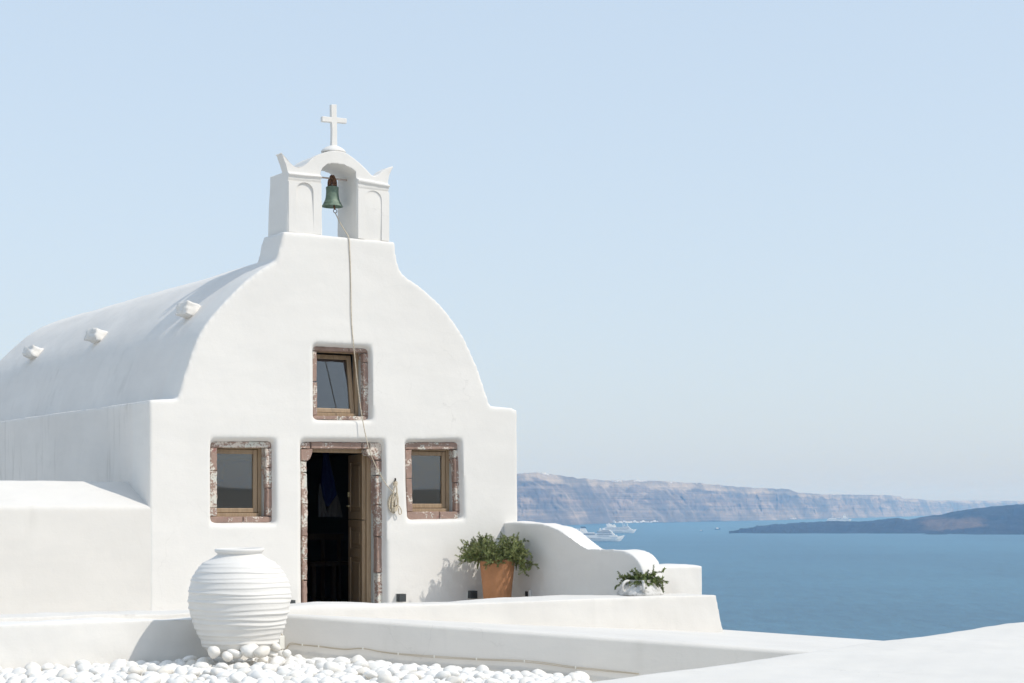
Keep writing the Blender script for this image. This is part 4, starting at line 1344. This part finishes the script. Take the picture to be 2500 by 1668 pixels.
bn = empty('wooden_bench', F((bu0+bu1)/2, FLOOR, -2.6), 'wooden bench standing inside the dark chapel', 'bench')
MB().add(*fbox(bu0, bu1, bvz-.03, bvz+.02, -2.8, -2.5)).build('seat', M['wood_dark'], bn)
MB().add(*fbox(bu0, bu1, bvz+.3, bvz+.38, -2.83, -2.80)).build('backrest', M['wood_dark'], bn)
for a in (bu0+.03, (bu0+bu1)/2, bu1-.08):
    MB().add(*fbox(a, a+.05, FLOOR, bvz+.38, -2.86, -2.832)).build('leg', M['wood_dark'], bn)
    MB().add(*fbox(a, a+.05, FLOOR, bvz-.03, -2.56, -2.51)).build('leg', M['wood_dark'], bn)

# ------------------------------------------------------------------ ships
m, t, b = nmat('ship_white', (.80, .80, .79), .5); M['ship'] = m
M['ship_window'] = nmat('ship_window', (.035, .05, .07), .3)[0]
M['ship_dark'] = nmat('ship_funnel_dark', (.05, .09, .14), .5)[0]
M['boat_blue'] = nmat('boat_blue', (.03, .07, .16), .5)[0]
def cruise_ship(x_bow, x_stern, y_water, label, funnel_dark, profile, length_scale=1.0):
    Y = 90*FPX/(y_water-HY)
    L = (x_bow-x_stern)/FPX*Y
    xs_ = (x_stern-CX)/FPX*Y
    yaw = R(-8)
    base = Vector((xs_, Y, SEA))
    ship = empty('cruise_ship', base, label, 'ship', 'cruise ships anchored in the bay')
    T = Matrix.Translation(base) @ Matrix.Rotation(yaw, 4, 'Z') @ Matrix.Scale(L, 4)
    hw = .062
    # hull stations: s, half width, deck height
    rings = []
    for s, wd, dk, keel in ((0, .75, .085, .0), (.04, .95, .085, 0), (.3, 1, .085, 0), (.6, 1, .085, 0), (.78, .9, .09, 0), (.88, .62, .10, 0), (.95, .30, .112, .03), (1.0, .03, .122, .10)):
        bow = 1.0
        ring = [(s-(0 if keel == 0 else 0.0), -hw*wd, dk), (s, -hw*wd*.96, dk*.5+keel*.5), (s-.02*(keel > 0), -hw*wd*.55, -.012+keel*.9), (s-.02*(keel > 0), hw*wd*.55, -.012+keel*.9), (s, hw*wd*.96, dk*.5+keel*.5), (s, hw*wd, dk)]
        rings.append([T @ Vector(p) for p in ring])
    v, f = loft(rings); mesh('hull', v, f, M['ship'], ship)
    for (s0, s1, z0, z1, wd) in profile['decks']:
        sl = (z1-z0)*.45
        ring0 = [(s0, -hw*wd, z0), (s1, -hw*wd, z0), (s1, hw*wd, z0), (s0, hw*wd, z0)]
        ring1 = [(s0+sl*.4, -hw*wd, z1), (s1-sl, -hw*wd*.97, z1), (s1-sl, hw*wd*.97, z1), (s0+sl*.4, hw*wd, z1)]
        v, f = prism([T @ Vector(p) for p in ring0], [T @ Vector(p) for p in ring1]); mesh('deck_house', v, f, M['ship'], ship)
    for (s0, s1, z, n, h, wd) in profile['rows']:
        mb = MB(); dx = (s1-s0)/n
        for k in range(n):
            mb.add(*box(s0+k*dx, s0+k*dx+dx*.72, -hw*wd-.0016, -hw*wd+.004, z, z+h, T))
        mb.build('window_row', M['ship_window'], ship)
    for (s, w_, z0, z1, dark) in profile['funnels']:
        v, f = prism([T @ Vector(p) for p in ((s-w_, -.02, z0), (s+w_, -.02, z0), (s+w_, .02, z0), (s-w_, .02, z0))],
                     [T @ Vector(p) for p in ((s-w_*1.0, -.014, z1), (s+w_*.35, -.014, z1), (s+w_*.35, .014, z1), (s-w_*1.0, .014, z1))])
        mesh('funnel', v, f, M['ship_dark'] if dark else M['ship'], ship)
    for (s, z0, z1) in profile['masts']:
        mesh('mast', *tube([T @ Vector((s, 0, z0)), T @ Vector((s, 0, (z0+z1)/2)), T @ Vector((s, 0, z1))], .0055*L, 6), M['ship'], ship)
    for (s, z, r) in profile['domes']:
        v, f = lathe([(.01*r*L, -r*L), (r*L*.8, -r*L*.5), (r*L, 0), (r*L*.75, r*L*.65), (.01*L*r, r*L)], T @ Vector((s, -.02, z)), 10); mesh('radar_dome', v, f, M['ship'], ship, smooth=True)
    return ship
cruise_ship(1525, 1402, 1321.5, 'nearest white cruise ship with a dark funnel, stern behind the curved wall', True, dict(
    decks=[(.03,.86,.085,.125,.97),(.05,.80,.125,.155,.95),(.06,.40,.155,.175,.92),(.46,.77,.155,.205,.93),(.52,.72,.205,.225,.85),(.08,.26,.175,.215,.7)],
    rows=[(.20,.42,.128,16,.011,.95),(.20,.42,.146,16,.009,.95),(.46,.76,.128,22,.012,.95),(.46,.74,.160,20,.012,.93),(.46,.73,.182,20,.012,.93),(.46,.70,.10,18,.008,.975),(.22,.55,.05,14,.006,.995),(.55,.70,.209,10,.009,.86)],
    funnels=[(.19,.075,.18,.265,False),(.19,.06,.265,.29,True),(.155,.06,.195,.235,True)], masts=[(.60,.22,.265),(.50,.2,.25)], domes=[(.05,.235,.016),(.09,.235,.014),(.52,.24,.016),(.57,.245,.014)]))
cruise_ship(1554, 1470, 1302.0, 'smaller white cruise ship anchored farther out behind the nearest one', False, dict(
    decks=[(.02,.90,.085,.12,.97),(.04,.84,.12,.15,.95),(.08,.80,.15,.18,.92),(.14,.34,.18,.22,.8),(.60,.78,.18,.21,.85)],
    rows=[(.10,.80,.125,26,.009,.955),(.10,.78,.155,24,.009,.93),(.10,.75,.10,20,.006,.975),(.62,.76,.19,8,.009,.86),(.14,.6,.05,12,.006,.995)],
    funnels=[(.22,.10,.22,.27,False),(.36,.05,.18,.245,False)], masts=[(.60,.20,.33),(.64,.20,.28),(.74,.20,.27)], domes=[(.2,.275,.02),(.35,.25,.018),(.73,.26,.018)]))
cruise_ship(2078, 2018, 1274.5, 'distant white ship with tall masts half hidden behind the lava island', False, dict(
    decks=[(.03,.92,.085,.115,.97),(.08,.40,.115,.15,.9),(.60,.86,.115,.16,.9),(.66,.80,.16,.2,.8)],
    rows=[(.1,.9,.092,20,.009,.975),(.64,.84,.13,8,.01,.91)],
    funnels=[(.72,.06,.2,.24,False)], masts=[(.22,.15,.40),(.26,.15,.26),(.72,.2,.36),(.76,.2,.30),(.5,.11,.2)], domes=[(.68,.25,.02)]))
def small_boat(xc, yw, lpx, label):
    Y = 90*FPX/(yw-HY); L = lpx/FPX*Y
    base = Vector(((xc-lpx/2-CX)/FPX*Y, Y, SEA)); T = Matrix.Translation(base) @ Matrix.Rotation(R(12), 4, 'Z') @ Matrix.Scale(L, 4)
    bt = empty('motor_boat', base, label, 'boat', 'small boats crossing the bay')
    rings = [[T @ Vector(p) for p in ((s, -w_, d_), (s, -w_*.6, -.02), (s, w_*.6, -.02), (s, w_, d_))] for s, w_, d_ in ((0, .12, .14), (.5, .14, .14), (.8, .10, .17), (1, .01, .22))]
    v, f = loft(rings); mesh('hull', v, f, M['boat_blue'], bt)
    v, f = prism([T @ Vector(p) for p in ((.25, -.09, .14), (.72, -.09, .14), (.72, .09, .14), (.25, .09, .14))], [T @ Vector(p) for p in ((.3, -.08, .30), (.62, -.08, .30), (.62, .08, .30), (.3, .08, .30))])
    mesh('cabin', v, f, M['ship'], bt)
    mesh('mast', *tube([T @ Vector((.45, 0, .30)), T @ Vector((.45, 0, .42)), T @ Vector((.45, 0, .5))], .014*L, 5), M['ship'], bt)
small_boat(1712, 1297.2, 8, 'tiny motor boat left of the other, right of the cruise ships')
small_boat(1752, 1293.0, 14, 'small blue and white motor boat, the larger of the two')

# ------------------------------------------------------------------ far white houses
hv_ = []
def house_mesh(k):
    bm = MB(); w1 = [1.0, .7, 1.3][k % 3]
    bm.add(*box(-w1, w1, -.7, .7, 0, 1.0)); bm.add(*box(-w1*.4, w1*.7, -.4, .6, 1.0, 1.6)); bm.add(*box(-w1*.95, -w1*.5, -.78, -.69, .1, .6))
    me = bpy.data.meshes.new('white_house'); me.from_pydata(bm.v, [], bm.f); me.update(); me.materials.append(M['ship']); return me
hm_ = [house_mesh(k) for k in range(3)]
dg = bpy.context.evaluated_depsgraph_get(); dg.update()
cliff = bpy.data.objects['caldera_cliff']
def drop(x, y):
    ray = Vector(((x-CX)/FPX, 1, (HY-y)/FPX)).normalized()
    ok, loc, nrm, idx = cliff.ray_cast(cliff.matrix_world.inverted() @ Vector((0, 0, 0)), ray)
    return cliff.matrix_world @ loc if ok else None
bpy.context.view_layer.update()
spots = [('rim', x+random.uniform(-2, 2), interp(TOP, x)+random.uniform(1.2, 3.5)) for x in list(range(1494, 1516, 3)) + list(range(1548, 1580, 3)) + [1322, 1330, 1338, 1640, 1700, 1760]]
spots += [('shore', x+random.uniform(-2, 2), interp(SHORE, x)-random.uniform(.8, 3.0)) for x in list(range(1499, 1606, 4)) + [1935, 1942, 1930]]
for kind, x, y in spots:
    p = drop(x, y)
    if p is None: continue
    o = bpy.data.objects.new('white_house', random.choice(hm_)); COL.objects.link(o)
    sc = random.uniform(3.2, 6.0); o.location = p - Vector((0, 0, 2)); o.scale = (sc*1.4, sc, sc); o.rotation_euler = (0, 0, random.uniform(-.4, .4))
    if kind == 'rim': tag(o, 'tiny far white house on the rim of the cliff', 'house', 'white houses along the cliff rim')
    else: tag(o, 'tiny far white house at the foot of the cliff', 'house', 'white houses at the cliff foot')

# ------------------------------------------------------------------ haze
hz = bpy.data.materials.new('haze'); hz.use_nodes = True
t = hz.node_tree; t.nodes.remove(t.nodes['Principled BSDF'])
pvn = t.nodes.new('ShaderNodeVolumePrincipled')
pvn.inputs['Color'].default_value = (.225, .535, 1.0, 1)
pvn.inputs['Absorption Color'].default_value = (1, 1, 1, 1)
pvn.inputs['Density'].default_value = 8.2e-5
pvn.inputs['Anisotropy'].default_value = 0.0
t.links.new(pvn.outputs['Volume'], t.nodes['Material Output'].inputs['Volume'])
v, f = box(-23500, 23500, -23500, 23500, SEA-6, 178)
o = mesh('haze', v, f, hz)
tag(o, 'thin blue sea haze', kind='stuff')
